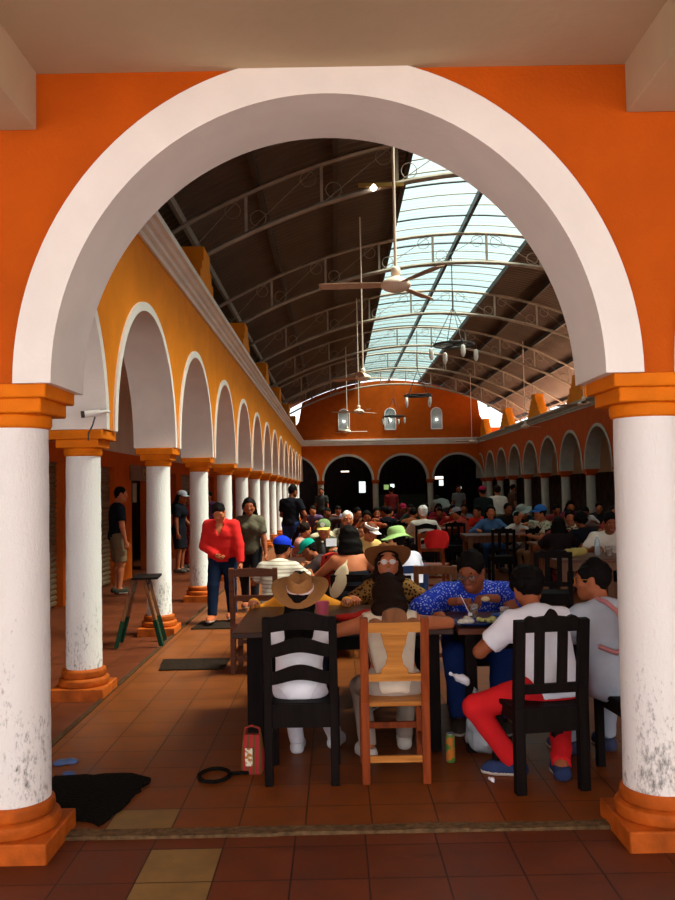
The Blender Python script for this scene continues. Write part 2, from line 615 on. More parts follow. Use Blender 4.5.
def arcade(name, u0, bays, pitch, zt, r_in, r_out, fixed, along, th=TH, proud=0.02, solid_ends=(0.0, 0.0), wall_mat=None, ring_mat=None, spring=SPRING, vs_=1.0):
    """wall pierced by semicircular arches with a white surround round each; along: 'x' or 'y' """
    def P(u, t, z):
        z = spring + (z - spring) * vs_ if z < zt else z
        return (u, t, z) if along == 'x' else (t, u, z)
    wall = MB()
    NA = 64
    rc = (r_in + r_out) / 2
    t0, t1 = fixed - th / 2, fixed + th / 2
    rings = []
    for b in range(bays):
        uc = u0 + pitch * (b + 0.5)
        ua, ub = u0 + pitch * b, u0 + pitch * (b + 1)
        pts = [(uc - rc, spring)] + [(uc + rc * math.cos(PI - PI * i / NA), spring + rc * math.sin(PI * i / NA)) for i in range(1, NA)] + [(uc + rc, spring)]
        # outline: bottom-left, up the jamb, over the arch, down
        poly = [(ua, spring)] + pts + [(ub, spring)]
        for i in range(len(poly) - 1):
            (a, za), (c, zc) = poly[i], poly[i + 1]
            q = [P(a, t0, za), P(c, t0, zc), P(c, t0, zt), P(a, t0, zt), P(a, t1, za), P(c, t1, zc), P(c, t1, zt), P(a, t1, zt)]
            wall.add(q, [(0, 1, 2, 3), (7, 6, 5, 4), (0, 4, 5, 1), (3, 2, 6, 7)])
        rg = MB()
        prof_in = arc(uc, spring, r_in, PI, 0, NA)
        prof_out = arc(uc, spring, r_out, PI, 0, NA)
        T0, T1 = t0 - proud, t1 + proud
        vs, fs = [], []
        for (pi_, po) in zip(prof_in, prof_out):
            vs += [P(pi_[0], T0, pi_[1]), P(pi_[0], T1, pi_[1]), P(po[0], T1, po[1]), P(po[0], T0, po[1])]
        for i in range(NA):
            a, c = 4 * i, 4 * (i + 1)
            for s in range(4):
                s2 = (s + 1) % 4
                fs.append((a + s, a + s2, c + s2, c + s))
        fs += [(0, 1, 2, 3), (4 * NA + 3, 4 * NA + 2, 4 * NA + 1, 4 * NA)]
        rg.add(vs, fs)
        rings.append(rg)
    w = structure(wall.build(name, wall_mat or M_ORANGE, smooth=0, fix=False))
    for rg in rings:
        rg.build('arch_surround', ring_mat or M_WHITE, w, smooth=40)
    return w

def column(label, x, y, group, lean=0.0, r0=0.142, r1=0.152, z0=0.0, seed=0, capm=None, shm=None):
    t = thing('column', label, 'column', (x, y, z0), 0, group)
    rg = random.Random(seed)
    base = MB()
    base.box(-0.212, 0.212, -0.212, 0.212, -0.02, 0.082)
    base.lathe([(0.16, 0.075), (0.192, 0.082), (0.200, 0.10), (0.198, 0.138), (0.176, 0.148)], 32)
    base.lathe([(0.15, 0.14), (0.168, 0.148), (0.175, 0.17), (0.172, 0.205), (0.148, 0.216)], 32)
    base.build('base', M_BASE, t, smooth=40, bevel=0.008)
    sh = MB()
    prof = []
    for i in range(25):
        q = i / 24
        z = 0.20 + q * 1.73
        prof.append((r1 + (r0 - r1) * q + (rg.random() - 0.5) * 0.003, z))
    sh.lathe(prof, 40)
    s = sh.build('shaft', shm or M_SHAFT, t, smooth=60)
    cap = MB()
    cap.lathe([(0.13, 1.908), (r0 + 0.010, 1.912), (r0 + 0.017, 1.93), (r0 + 0.017, 1.972), (0.14, 1.98)], 32)
    cap.box(-r0 - 0.035, r0 + 0.035, -r0 - 0.035, r0 + 0.035, 1.975, 2.045)
    cap.box(-0.212, 0.212, -0.212, 0.212, 2.04, 2.115)
    c = cap.build('capital', capm or M_ORANGE2, t, smooth=40, bevel=0.008)
    return t

# --- front arcade (the porch we stand in)
front = arcade('wall_front', CX - 1.475 - 2.95 * 3, 7, 2.95, 4.7, 1.235, 1.405, YF, 'x', vs_=1.045, spring=2.10)
for i in range(-3, 5):
    xx = CX - 1.475 + 2.95 * i
    lab = {0: 'white scuffed column left of the big front arch', 1: 'white scuffed column right of the big front arch'}.get(i, 'white column of the porch beyond the frame')
    if i in (0, 1):
        column(lab, xx + (0.015 if i == 1 else -0.005), YF, 'front porch columns', seed=i + 5, z0=0.0, r0=0.146, r1=0.156)
plane_box('ceiling', -12, 14, -0.9, YF - 0.2, CEIL, CEIL + 0.25, M_CEIL)
for i, bx in enumerate((-4.42, -1.47, 1.50, 4.45)):
    zb = 3.25 if bx < 0 else 3.285
    structure(MB().box(bx - 0.15, bx + 0.15, -0.9, YF - 0.225, zb, CEIL + 0.02).build('ceiling_beam', M_CEIL, smooth=0, bevel=0.006))
plane_box('wall_porch_left', -12.2, -12, -0.9, YF, -0.2, CEIL + 0.3, M_ORANGE)
plane_box('wall_porch_right', 14, 14.2, -0.9, YF, -0.2, CEIL + 0.3, M_ORANGE)

# gable over the porch that closes the hall's front
structure(MB().prism([(-5.2, 4.65), (11.2, 4.65), (11.2, 4.9)] + [(11 - i * 1.25, RZ0(11 - i * 1.25)) for i in range(14)] + [(-5.2, 4.9)], 'y', YF - 0.2, YF + 0.2).build('wall_front_gable', M_ORANGE, front, smooth=0))

# --- left arcade
NB = 15
Y0 = YF
PITCH = 2.88
left = arcade('wall_left', Y0, NB, PITCH, 4.12, 1.27, 1.355, XL, 'y', wall_mat=M_ORANGEY)
ordinals = ['nearest', 'second', 'third', 'fourth', 'fifth', 'sixth', 'seventh', 'eighth', 'ninth', 'tenth', 'eleventh', 'twelfth', 'thirteenth', 'fourteenth', 'fifteenth', 'sixteenth']
for i in range(1, NB):
    column('white column with orange capital, %s of the long left arcade' % ordinals[i - 1], XL, Y0 + PITCH * i, 'left arcade columns', seed=i, r0=0.136, r1=0.142)

def cornice(name, x, side, y0, y1, mm=None):
    """stepped white moulding on the courtyard face of an arcade wall"""
    s = side
    prof = [(0.0, 4.06), (0.05, 4.06), (0.05, 4.12), (0.09, 4.135), (0.09, 4.19), (0.13, 4.20), (0.15, 4.245), (0.19, 4.255), (0.19, 4.32), (0.0, 4.345)]
    poly = [(x + s * (TH / 2 - 0.02 + d), z) for d, z in prof]
    return structure(MB().prism(poly, 'y', y0, y1).build(name, mm or M_CORNICE, smooth=0))
cornice('trim_3', XL, 1, YF + 0.24, YB)
cornice('trim_4', XR, -1, YF + 0.24, YB, M_WHITE_SHADE)
structure(MB().box(XL - TH / 2, XL + TH / 2, YF + 0.22, YB, 4.12, 4.33).build('wall_left_parapet', M_ORANGEY, left, smooth=0))

# --- stepped merlons on top of both arcade walls
def merlon(parent, x, y, mm):
    m = MB()
    t = 0.17
    st = [(1.05, 0.00, 0.22), (0.86, 0.22, 0.40), (0.66, 0.40, 0.58), (0.48, 0.58, 0.74), (0.31, 0.74, 0.98)]
    for (hw, a, b_) in st:
        m.box(x - t, x + t, y - hw, y + hw, 4.33 + a, 4.33 + b_)
    return m.build('merlon', mm, parent, smooth=0)
for i in range(7):
    merlon(left, XL - 0.04, 12.75 + 5.76 * i, M_ORANGEY)

# --- right arcade
right = arcade('wall_right', Y0 - 0.6, NB, 2.93, 4.12, 1.27, 1.37, XR, 'y', wall_mat=M_ORANGE_SHADE, ring_mat=M_WHITE_SHADE)
structure(MB().box(XR - TH / 2, XR + TH / 2, YF + 0.22, YB, 4.12, 4.33).build('wall_right_parapet', M_ORANGE_SHADE, right, smooth=0))
for i in range(2, NB):
    y = Y0 - 0.6 + 2.93 * i
    column('shaded white column of the far right arcade, %s from the front' % ordinals[i - 1], XR, y, 'right arcade columns', seed=40 + i, r0=0.15, r1=0.155, capm=M_ORANGE_SHADE, shm=M_WHITE_SHADE)
for i in range(7):
    merlon(right, XR + 0.04, 10.2 + 5.86 * i, M_ORANGEY)

# --- back wall
back = arcade('wall_back', -6.86, 6, 3.03, 4.12, 1.33, 1.44, YB + 0.22, 'x', ring_mat=M_WHITE_SHADE)
up = MB()
poly = [(XL - 2.0, 4.12), (XR + 2.2, 4.12), (XR + 2.2, 4.9), (XR + 0.25, 4.9), (XR - 0.15, 5.6)]
for i in range(13):
    x = 7.95 - i * (9.7 / 12)
    poly.append((x, 7.62 - (x - 3.08) ** 2 / 20.0))
poly += [(XL + 0.1, 5.4), (XL - 0.25, 4.9), (XL - 2.0, 4.9)]
up.prism(poly, 'y', YB, YB + 0.44)
structure(up.build('wall_back_gable', M_ORANGE, back, smooth=0))
prof = [(0.0, 4.04), (0.06, 4.04), (0.06, 4.13), (0.12, 4.15), (0.12, 4.25), (0.17, 4.27), (0.17, 4.36), (0.0, 4.38)]
structure(MB().prism([(YB - d + 0.02, z) for d, z in prof], 'x', XL, XR).build('trim_5', M_CORNICE, smooth=0))
for i in range(1, 6):
    column('pale column under the far end wall, %s from its left end' % ordinals[i - 1], -6.86 + 3.03 * i, YB + 0.22, 'far end columns', seed=70 + i, r0=0.16, r1=0.165, capm=M_ORANGE_SHADE, shm=M_WHITE_SHADE)
# three round-headed windows high on the end wall
M_PANE = mat('grey_window_glass', (0.42, 0.46, 0.46), 0.25, 0.5, 0.1, 3)
M_LIGHTDOT = mat_emit('light_dot_glow', (1.0, 0.97, 0.9), 9.0)  # glow for the added light dots and the truss glint
for i, x in enumerate((0.54, 3.10, 5.66)):
    r = 0.30
    outl = [(x - r, 4.88), (x + r, 4.88)] + arc(x, 5.75, r, 0, PI, 14)
    o = MB().prism(outl, 'y', YB - 0.02, YB + 0.05).build('window_%d' % (i + 1), M_PANE, smooth=0)
    structure(o)
    fr = MB()
    fr.tube([(x - r, YB - 0.03, 4.88)] + [(p[0], YB - 0.03, p[1]) for p in arc(x, 5.75, r, PI, 0, 14)] + [(x + r, YB - 0.03, 4.88)], 0.03, 6)
    fr.bar((x - r, YB - 0.03, 4.88), (x + r, YB - 0.03, 4.88), 0.06, 0.06)
    fr.build('window_frame', M_WHITE, o)
    t = thing('light_dot', 'small glowing dot for light through the %s of three round-headed windows' % ('left', 'middle', 'right')[i], 'lamp', (x, YB - 0.12, 5.38), 0, 'light dots in the end wall windows')  # added glowing dot for the light seen through each pane
    MB().lathe([(0.0, -0.05), (0.045, -0.03), (0.055, 0.0), (0.045, 0.03), (0.0, 0.05)], 12).build('bulb', M_LIGHTDOT, t, smooth=180)  # glow of the added light dot, no real bulb
    MB().bar((0, 0.02, 0.0), (0, 0.12, 0.03), 0.03, 0.03).build('bracket', M_DARKSTEEL, t)

# --- dark rooms behind the end wall and behind the right arcade
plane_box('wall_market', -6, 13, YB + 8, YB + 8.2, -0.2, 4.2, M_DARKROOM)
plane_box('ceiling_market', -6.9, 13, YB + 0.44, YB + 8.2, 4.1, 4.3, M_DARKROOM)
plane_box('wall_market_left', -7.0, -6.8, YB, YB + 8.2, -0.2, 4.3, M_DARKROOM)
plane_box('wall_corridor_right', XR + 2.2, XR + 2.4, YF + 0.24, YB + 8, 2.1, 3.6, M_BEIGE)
plane_box('wall_shops_right', XR + 2.18, XR + 2.4, YF + 0.24, YB + 8, -0.2, 2.1, M_SHOPSHADE)
plane_box('ceiling_corridor_right', XR + 0.22, XR + 2.3, YF + 0.24, YB, 3.5, 3.7, M_BEIGE)
XW = XL - 1.95
plane_box('wall_corridor_left', XW - 0.2, XW, YF - 0.1, YB + 0.3, 2.14, 5.15, M_BEIGE)
plane_box('ceiling_corridor_left', XW - 0.1, XL - 0.22, YF + 0.24, YB, 3.56, 3.75, M_BEIGE)
plane_box('wall_shop_back', XW - 1.7, XW - 1.6, YF, YB + 1, -0.2, 2.5, M_SHOPSHADE)
plane_box('ceiling_shop', XW - 1.7, XW - 0.19, YF, YB + 1, 2.3, 2.5, M_SHOPSHADE)
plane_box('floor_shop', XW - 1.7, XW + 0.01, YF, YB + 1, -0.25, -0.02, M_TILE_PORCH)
plane_box('wall_shop_end', XW - 1.7, XW, YB + 0.9, YB + 1, -0.2, 2.5, M_SHOPSHADE)
lint = MB()
lint.box(XW - 0.1, XW + 0.035, YF, YB, 2.08, 2.36)
structure(lint.build('trim_6', M_ORANGE, smooth=0))
# shop fronts along the corridor: orange pilasters, brown roller shutters, dark doorways
ys = [YF + 0.1]
bayw = [(3.0, 'S'), (0.6, 'P'), (4.67, 'S'), (0.7, 'P'), (2.2, 'S'), (1.2, 'P'), (1.7, 'D'), (0.7, 'P'), (2.2, 'D'), (0.7, 'P'), (2.4, 'S'), (0.8, 'P'), (2.6, 'D'), (0.8, 'P'), (2.6, 'S'), (0.8, 'P'), (2.6, 'D'), (0.8, 'P'), (2.6, 'S'), (0.8, 'P'), (9.0, 'S')]
y = YF
nd = 0
for w, kind in bayw:
    if kind == 'P':
        structure(MB().box(XW - 0.2, XW + 0.03, y, y + w, -0.1, 2.14).build('wall_pilaster', M_ORANGE, smooth=0))
    elif kind == 'S':
        nd += 1
        m = MB()
        q = 26
        poly = [(XW - 0.14, -0.02)]
        for j in range(q):
            z = 2.1 * j / q
            poly += [(XW - 0.085, z + 0.004), (XW - 0.065, z + 0.02), (XW - 0.065, z + 0.055), (XW - 0.085, z + 0.072)]
        poly += [(XW - 0.14, 2.12)]
        m.prism(poly, 'y', y, y + w)
        structure(m.build('door_%d' % nd, M_SHUT, smooth=0))
    else:
        pass
    y += w

# --- hall roof: shallow barrel vault of sheeting with a translucent strip along the crown
ROOF_C = 3.08
RZ = 7.72
def rz(x):
    return RZ - (x - ROOF_C) ** 2 / 20.0
def roof_sheet(name, xa, xb, m, thick=0.03, corr=0.012, ya=YF + 0.15, yb=YB + 0.6):
    me = MB()
    nx = 16
    ny = int((yb - ya) / 0.11)
    vs, fs = [], []
    for lay in (0, 1):
        for j in range(ny + 1):
            yy = ya + (yb - ya) * j / ny
            dz = corr * (1 if j % 2 else -1)
            for i in range(nx + 1):
                x = xa + (xb - xa) * i / nx
                vs.append((x, yy, rz(x) + dz + lay * thick))
    W_ = nx + 1
    S_ = W_ * (ny + 1)
    for j in range(ny):
        for i in range(nx):
            a = j * W_ + i
            fs.append((a, a + 1, a + 1 + W_, a + W_))
            if thick:
                fs.append((S_ + a, S_ + a + W_, S_ + a + 1 + W_, S_ + a + 1))
    if thick:
        for j in range(ny):
            a = j * W_
            fs.append((a, a + W_, S_ + a + W_, S_ + a))
            a += nx
            fs.append((a, S_ + a, S_ + a + W_, a + W_))
    if not thick:
        vs = vs[:S_]
    me.add(vs, fs)
    return structure(me.build(name, m, smooth=0, fix=False))
SKX0, SKX1 = 1.42, 4.74
SKY0 = 6.3  # skylight begins out of view, placed to shape the sun patch
roofl = roof_sheet('ceiling_roof_left', -4.6, SKX0, M_ROOF)
roofr = roof_sheet('ceiling_roof_right', SKX1, 10.15, M_ROOF)
sky = roof_sheet('window_skylight', SKX0 - 0.12, SKX1 + 0.12, M_SKYL, thick=0.0, corr=0.02, ya=SKY0)
roof_sheet('ceiling_unseen_front', SKX0 - 0.02, SKX1 + 0.02, M_ROOF, yb=SKY0 + 0.1)  # unseen opaque stretch, shaped to keep sun off the front tables
for v in sky.data.vertices:
    v.co.z += 0.05
# purlins run the length of the hall
for x, m, w in ((-4.1, M_PURLIN, 0.07), (-2.45, M_TRUSS, 0.07), (-1.2, M_PURLIN, 0.09), (0.1, M_PURLIN, 0.09), (SKX0, M_PURLIN, 0.09), (ROOF_C, M_DARKSTEEL, 0.075),
                (SKX1, M_PURLIN, 0.08), (6.0, M_PURLIN, 0.08), (7.3, M_PURLIN, 0.08), (8.6, M_PURLIN, 0.07), (9.9, M_PURLIN, 0.07)):
    o = MB().box(x - w / 2, x + w / 2, YF + 0.3, YB + 0.5, rz(x) - 0.16, rz(x) - 0.015).build('roof_purlin', m, smooth=0)
    structure(o)
# lap joints between the translucent sheets
for i in range(55):
    yy = 8.0 + i * 0.70
    pts = [(SKX0 + (SKX1 - SKX0) * j / 8, yy, rz(SKX0 + (SKX1 - SKX0) * j / 8) - 0.005) for j in range(9)]
    m = MB()
    m.tube(pts, 0.014 if i % 3 else 0.022, 5)
    m.build('lap_joint', M_TRUSS if i % 3 else M_DARKSTEEL, sky)
# arched trusses
def make_truss(y, label):
    t = thing('roof_truss', label, 'roof truss', (0, y, 0), 0, 'arched steel roof trusses')
    xa, xb = -4.3, 10.1
    n = 28
    xs_ = [xa + (xb - xa) * i / n for i in range(n + 1)]
    MB().tube([(x, 0, rz(x) - 0.2) for x in xs_], 0.042, 6).build('upper_chord', M_TRUSS, t, smooth=60)
    MB().tube([(x, 0, rz(x) - 0.88) for x in xs_], 0.048, 6).build('lower_chord', M_TRUSS, t, smooth=60)
    ns = 11
    for i in range(ns + 1):
        x = -3.9 + 13.8 * i / ns
        MB().bar((x, 0, rz(x) - 0.87), (x, 0, rz(x) - 0.2), 0.05, 0.05, (1, 0, 0)).build('strut', M_TRUSS, t, smooth=0)
        if i < ns:
            x2 = -3.9 + 13.8 * (i + 1) / ns
            MB().tube([(x, 0, rz(x) - 0.87), (x2 - 0.05, 0, rz(x2) - 0.22)] if i < ns / 2 else [(x2, 0, rz(x2) - 0.87), (x + 0.05, 0, rz(x) - 0.22)], 0.007, 4).build('tie_rod', M_TRUSS, t)
            for xc, dz in ((x + 0.2, -0.7), (x2 - 0.22, -0.38)) if i < ns / 2 else ((x2 - 0.2, -0.7), (x + 0.22, -0.38)):
                MB().tube([(xc + 0.13 * math.cos(a), 0, rz(xc) + dz + 0.13 * math.sin(a)) for a in [2 * PI * q / 16 for q in range(16)]], 0.007, 4, closed=True).build('scroll_ring', M_TRUSS, t)
    return t
tr = make_truss(13.6, 'pale arched roof truss, first seen over the near ceiling fan')
for i in range(1, 6):
    dup(tr, (0, 13.6 + 5.6 * i, 0), label='pale arched roof truss, %s beyond the near one' % ordinals[i])
# ------------------------------------------------------------------ implicit-surface figures
def surface_nets(F, xs, ys, zs):
    S = F < 0
    nx, ny, nz = F.shape
    pos = np.zeros((nx - 1, ny - 1, nz - 1, 3), np.float32)
    cnt = np.zeros((nx - 1, ny - 1, nz - 1), np.float32)
    X = xs[:, None, None]
    Y = ys[None, :, None]
    Z = zs[None, None, :]
    # x edges
    E = S[:-1] != S[1:]
    t = np.where(E, F[:-1] / np.where(E, F[:-1] - F[1:], 1), 0)
    px = np.where(E, xs[:-1][:, None, None] + t * np.diff(xs)[:, None, None], 0)
    py = np.where(E, Y, 0)
    pz = np.where(E, Z, 0)
    for a in (0, 1):
        for b in (0, 1):
            sl = (slice(None), slice(a, a + ny - 1), slice(b, b + nz - 1))
            pos[..., 0] += px[sl]; pos[..., 1] += py[sl]; pos[..., 2] += pz[sl]; cnt += E[sl]
    Ex = E
    E = S[:, :-1] != S[:, 1:]
    t = np.where(E, F[:, :-1] / np.where(E, F[:, :-1] - F[:, 1:], 1), 0)
    px = np.where(E, X, 0)
    py = np.where(E, ys[:-1][None, :, None] + t * np.diff(ys)[None, :, None], 0)
    pz = np.where(E, Z, 0)
    for a in (0, 1):
        for b in (0, 1):
            sl = (slice(a, a + nx - 1), slice(None), slice(b, b + nz - 1))
            pos[..., 0] += px[sl]; pos[..., 1] += py[sl]; pos[..., 2] += pz[sl]; cnt += E[sl]
    Ey = E
    E = S[:, :, :-1] != S[:, :, 1:]
    t = np.where(E, F[:, :, :-1] / np.where(E, F[:, :, :-1] - F[:, :, 1:], 1), 0)
    px = np.where(E, X, 0)
    py = np.where(E, Y, 0)
    pz = np.where(E, zs[:-1][None, None, :] + t * np.diff(zs)[None, None, :], 0)
    for a in (0, 1):
        for b in (0, 1):
            sl = (slice(a, a + nx - 1), slice(b, b + ny - 1), slice(None))
            pos[..., 0] += px[sl]; pos[..., 1] += py[sl]; pos[..., 2] += pz[sl]; cnt += E[sl]
    Ez = E
    act = cnt > 0
    idx = np.full(act.shape, -1, np.int64)
    idx[act] = np.arange(act.sum())
    V = pos[act] / cnt[act][:, None]
    quads = []

    def emit(a, b, c, d, flip):
        q = np.stack([a, b, c, d], 1)
        q = np.where(flip[:, None], q[:, ::-1], q)
        quads.append(q)
    i, j, k = np.nonzero(Ex[:, 1:-1, 1:-1])
    j += 1; k += 1
    emit(idx[i, j - 1, k - 1], idx[i, j, k - 1], idx[i, j, k], idx[i, j - 1, k], ~S[i, j, k])
    i, j, k = np.nonzero(Ey[1:-1, :, 1:-1])
    i += 1; k += 1
    emit(idx[i - 1, j, k - 1], idx[i - 1, j, k], idx[i, j, k], idx[i, j, k - 1], ~S[i, j, k])
    i, j, k = np.nonzero(Ez[1:-1, 1:-1, :])
    i += 1; j += 1
    emit(idx[i - 1, j - 1, k], idx[i, j - 1, k], idx[i, j, k], idx[i - 1, j, k], ~S[i, j, k])
    Q = np.concatenate(quads) if quads else np.zeros((0, 4), np.int64)
    return V, Q

class Cone:
    """round cone a->b, optional squash (axis vector, factor) and cutting planes [(point, normal)]"""
    def __init__(s, a, b, ra, rb, k=0.03, squash=None, cuts=()):
        s.a, s.b = np.array(a, float), np.array(b, float)
        s.ra, s.rb, s.k, s.squash, s.cuts = ra, rb, k, squash, list(cuts)

    def bounds(s):
        return np.minimum(s.a - s.ra, s.b - s.rb), np.maximum(s.a + s.ra, s.b + s.rb)

    def d(s, x, y, z):
        p = np.stack(np.broadcast_arrays(x, y, z), -1) - s.a
        ba = s.b - s.a
        if s.squash is not None:
            ax, f = s.squash
            ax = np.array(ax, float) / np.linalg.norm(ax)
            p = p + (p @ ax)[..., None] * ax * (f - 1)
            ba = ba + (ba @ ax) * ax * (f - 1)
        L2 = max(float(ba @ ba), 1e-9)
        h = np.clip((p @ ba) / L2, 0, 1)
        q = p - h[..., None] * ba
        dd = np.sqrt((q * q).sum(-1)) - (s.ra + (s.rb - s.ra) * h)
        if s.squash is not None:
            dd = dd / max(1.0, s.squash[1] * 0.8)
        for (pt, nn) in s.cuts:
            nn = np.array(nn, float) / np.linalg.norm(nn)
            P = np.stack(np.broadcast_arrays(x, y, z), -1) - np.array(pt, float)
            dd = np.maximum(dd, P @ nn)
        return dd

class Ell:
    def __init__(s, c, r, M=None, k=0.03, cuts=()):
        s.c, s.r, s.k, s.cuts = np.array(c, float), np.array(r, float), k, list(cuts)
        s.M = np.eye(3) if M is None else np.array(M, float)

    def bounds(s):
        e = np.abs(s.M) @ s.r
        return s.c - e, s.c + e

    def d(s, x, y, z):
        p = (np.stack(np.broadcast_arrays(x, y, z), -1) - s.c) @ s.M
        k0 = np.sqrt(((p / s.r) ** 2).sum(-1))
        k1 = np.sqrt(((p / (s.r * s.r)) ** 2).sum(-1))
        dd = k0 * (k0 - 1) / np.maximum(k1, 1e-6)
        dd = np.where(k0 < 1e-4, -s.r.min(), dd)
        for (pt, nn) in s.cuts:
            nn = np.array(nn, float) / np.linalg.norm(nn)
            P = np.stack(np.broadcast_arrays(x, y, z), -1) - np.array(pt, float)
            dd = np.maximum(dd, P @ nn)
        return dd

def field_mesh(prims, cell, infl=0.0, cuts=(), subs=(), pad=None, wob=0.0, seed=0, clip=None):
    """smooth union of prims, grown by infl, cut by planes and by `subs` solids -> (verts, quads)"""
    if pad is None:
        pad = infl + 0.03
    lo = np.min([p.bounds()[0] for p in prims], 0) - infl - 2.5 * cell - 0.01
    hi = np.max([p.bounds()[1] for p in prims], 0) + infl + 2.5 * cell + 0.01
    if clip is not None:
        lo = np.maximum(lo, clip[0]); hi = np.minimum(hi, clip[1])
    ax = [np.arange(lo[i], hi[i] + cell, cell) for i in range(3)]
    F = np.full([len(a) for a in ax], 1.0, np.float32)
    for p in prims:
        a, b = p.bounds()
        m = pad + p.k + 2 * cell
        sl, sub = [], []
        for i in range(3):
            i0 = max(0, int((a[i] - m - lo[i]) / cell))
            i1 = min(len(ax[i]), int((b[i] + m - lo[i]) / cell) + 2)
            sl.append(slice(i0, i1))
            sub.append(ax[i][i0:i1])
        if min(len(q) for q in sub) == 0:
            continue
        d = p.d(sub[0][:, None, None], sub[1][None, :, None], sub[2][None, None, :])
        cur = F[tuple(sl)]
        h = np.clip(0.5 + 0.5 * (d - cur) / p.k, 0, 1)
        F[tuple(sl)] = d * (1 - h) + cur * h - p.k * h * (1 - h)
    F -= infl
    X, Y, Z = ax[0][:, None, None], ax[1][None, :, None], ax[2][None, None, :]
    if wob:
        rg = np.random.RandomState(seed)
        for q in range(5):
            w = rg.normal(size=3) * (22 + 14 * q)
            F += wob / (1 + 0.4 * q) * np.sin(w[0] * X + w[1] * Y + w[2] * Z + rg.rand() * 6)
    for s in subs:
        F = np.maximum(F, -s.d(X, Y, Z))
    for (pt, nn) in cuts:
        nn = np.array(nn, float) / np.linalg.norm(nn)
        F = np.maximum(F, (X - pt[0]) * nn[0] + (Y - pt[1]) * nn[1] + (Z - pt[2]) * nn[2])
    F[0] = np.maximum(F[0], .01); F[-1] = np.maximum(F[-1], .01)
    F[:, 0] = np.maximum(F[:, 0], .01); F[:, -1] = np.maximum(F[:, -1], .01)
    F[:, :, 0] = np.maximum(F[:, :, 0], .01); F[:, :, -1] = np.maximum(F[:, :, -1], .01)
    return surface_nets(F.astype(np.float32), *[a.astype(np.float32) for a in ax])

def np_mesh(name, patches, mats, parent, mat_fn=None):
    vs = np.concatenate([p[0] for p in patches])
    off = np.cumsum([0] + [len(p[0]) for p in patches])[:-1]
    qs = np.concatenate([p[1] + o for p, o in zip(patches, off)])
    me = bpy.data.meshes.new(name)
    me.from_pydata(vs.tolist(), [], qs.tolist())
    for m in (mats if isinstance(mats, (list, tuple)) else [mats]):
        me.materials.append(m)
    me.polygons.foreach_set('use_smooth', [True] * len(me.polygons))
    if mat_fn is not None and len(qs):
        me.polygons.foreach_set('material_index', mat_fn(vs[qs].mean(1)).astype(int).tolist())
    me.update()
    o = bpy.data.objects.new(name, me)
    COL.objects.link(o)
    o.parent = parent
    return o

def V3(*a):
    return np.array(a, float)

def unit(v):
    return v / max(np.linalg.norm(v), 1e-9)

def ik(S, T, a, b, pole):
    d = T - S
    L = np.linalg.norm(d)
    if L > (a + b) * 0.995:
        T = S + d / L * (a + b) * 0.995
        d = T - S
        L = np.linalg.norm(d)
    u = d / max(L, 1e-6)
    x = (a * a - b * b + L * L) / (2 * L)
    h = math.sqrt(max(a * a - x * x, 0))
    p = pole - (pole @ u) * u
    p = unit(p)
    return S + u * x + p * h, T

def rot(axis, ang):
    return np.array(Matrix.Rotation(ang, 3, axis))

_EYEM = {}
def eye_mesh():
    if 'm' not in _EYEM:
        m = MB()
        prof = [(math.sin(a) * 0.0125, -math.cos(a) * 0.0125) for a in [PI * i / 10 for i in range(11)]]
        m.lathe([(max(r, 1e-4), z) for r, z in prof], 14)
        # axis z -> forward y
        m.xform(Matrix.Rotation(R(-90), 4, 'X'))
        me = bpy.data.meshes.new('eye')
        me.from_pydata(m.v, [], m.f)
        me.materials.append(M_EYE)
        me.materials.append(M_IRIS)
        idx = []
        for p in me.polygons:
            c = p.center
            idx.append(1 if c.y > 0.0092 else 0)
        me.polygons.foreach_set('material_index', idx)
        me.polygons.foreach_set('use_smooth', [True] * len(me.polygons))
        _EYEM['m'] = me
    return _EYEM['m']

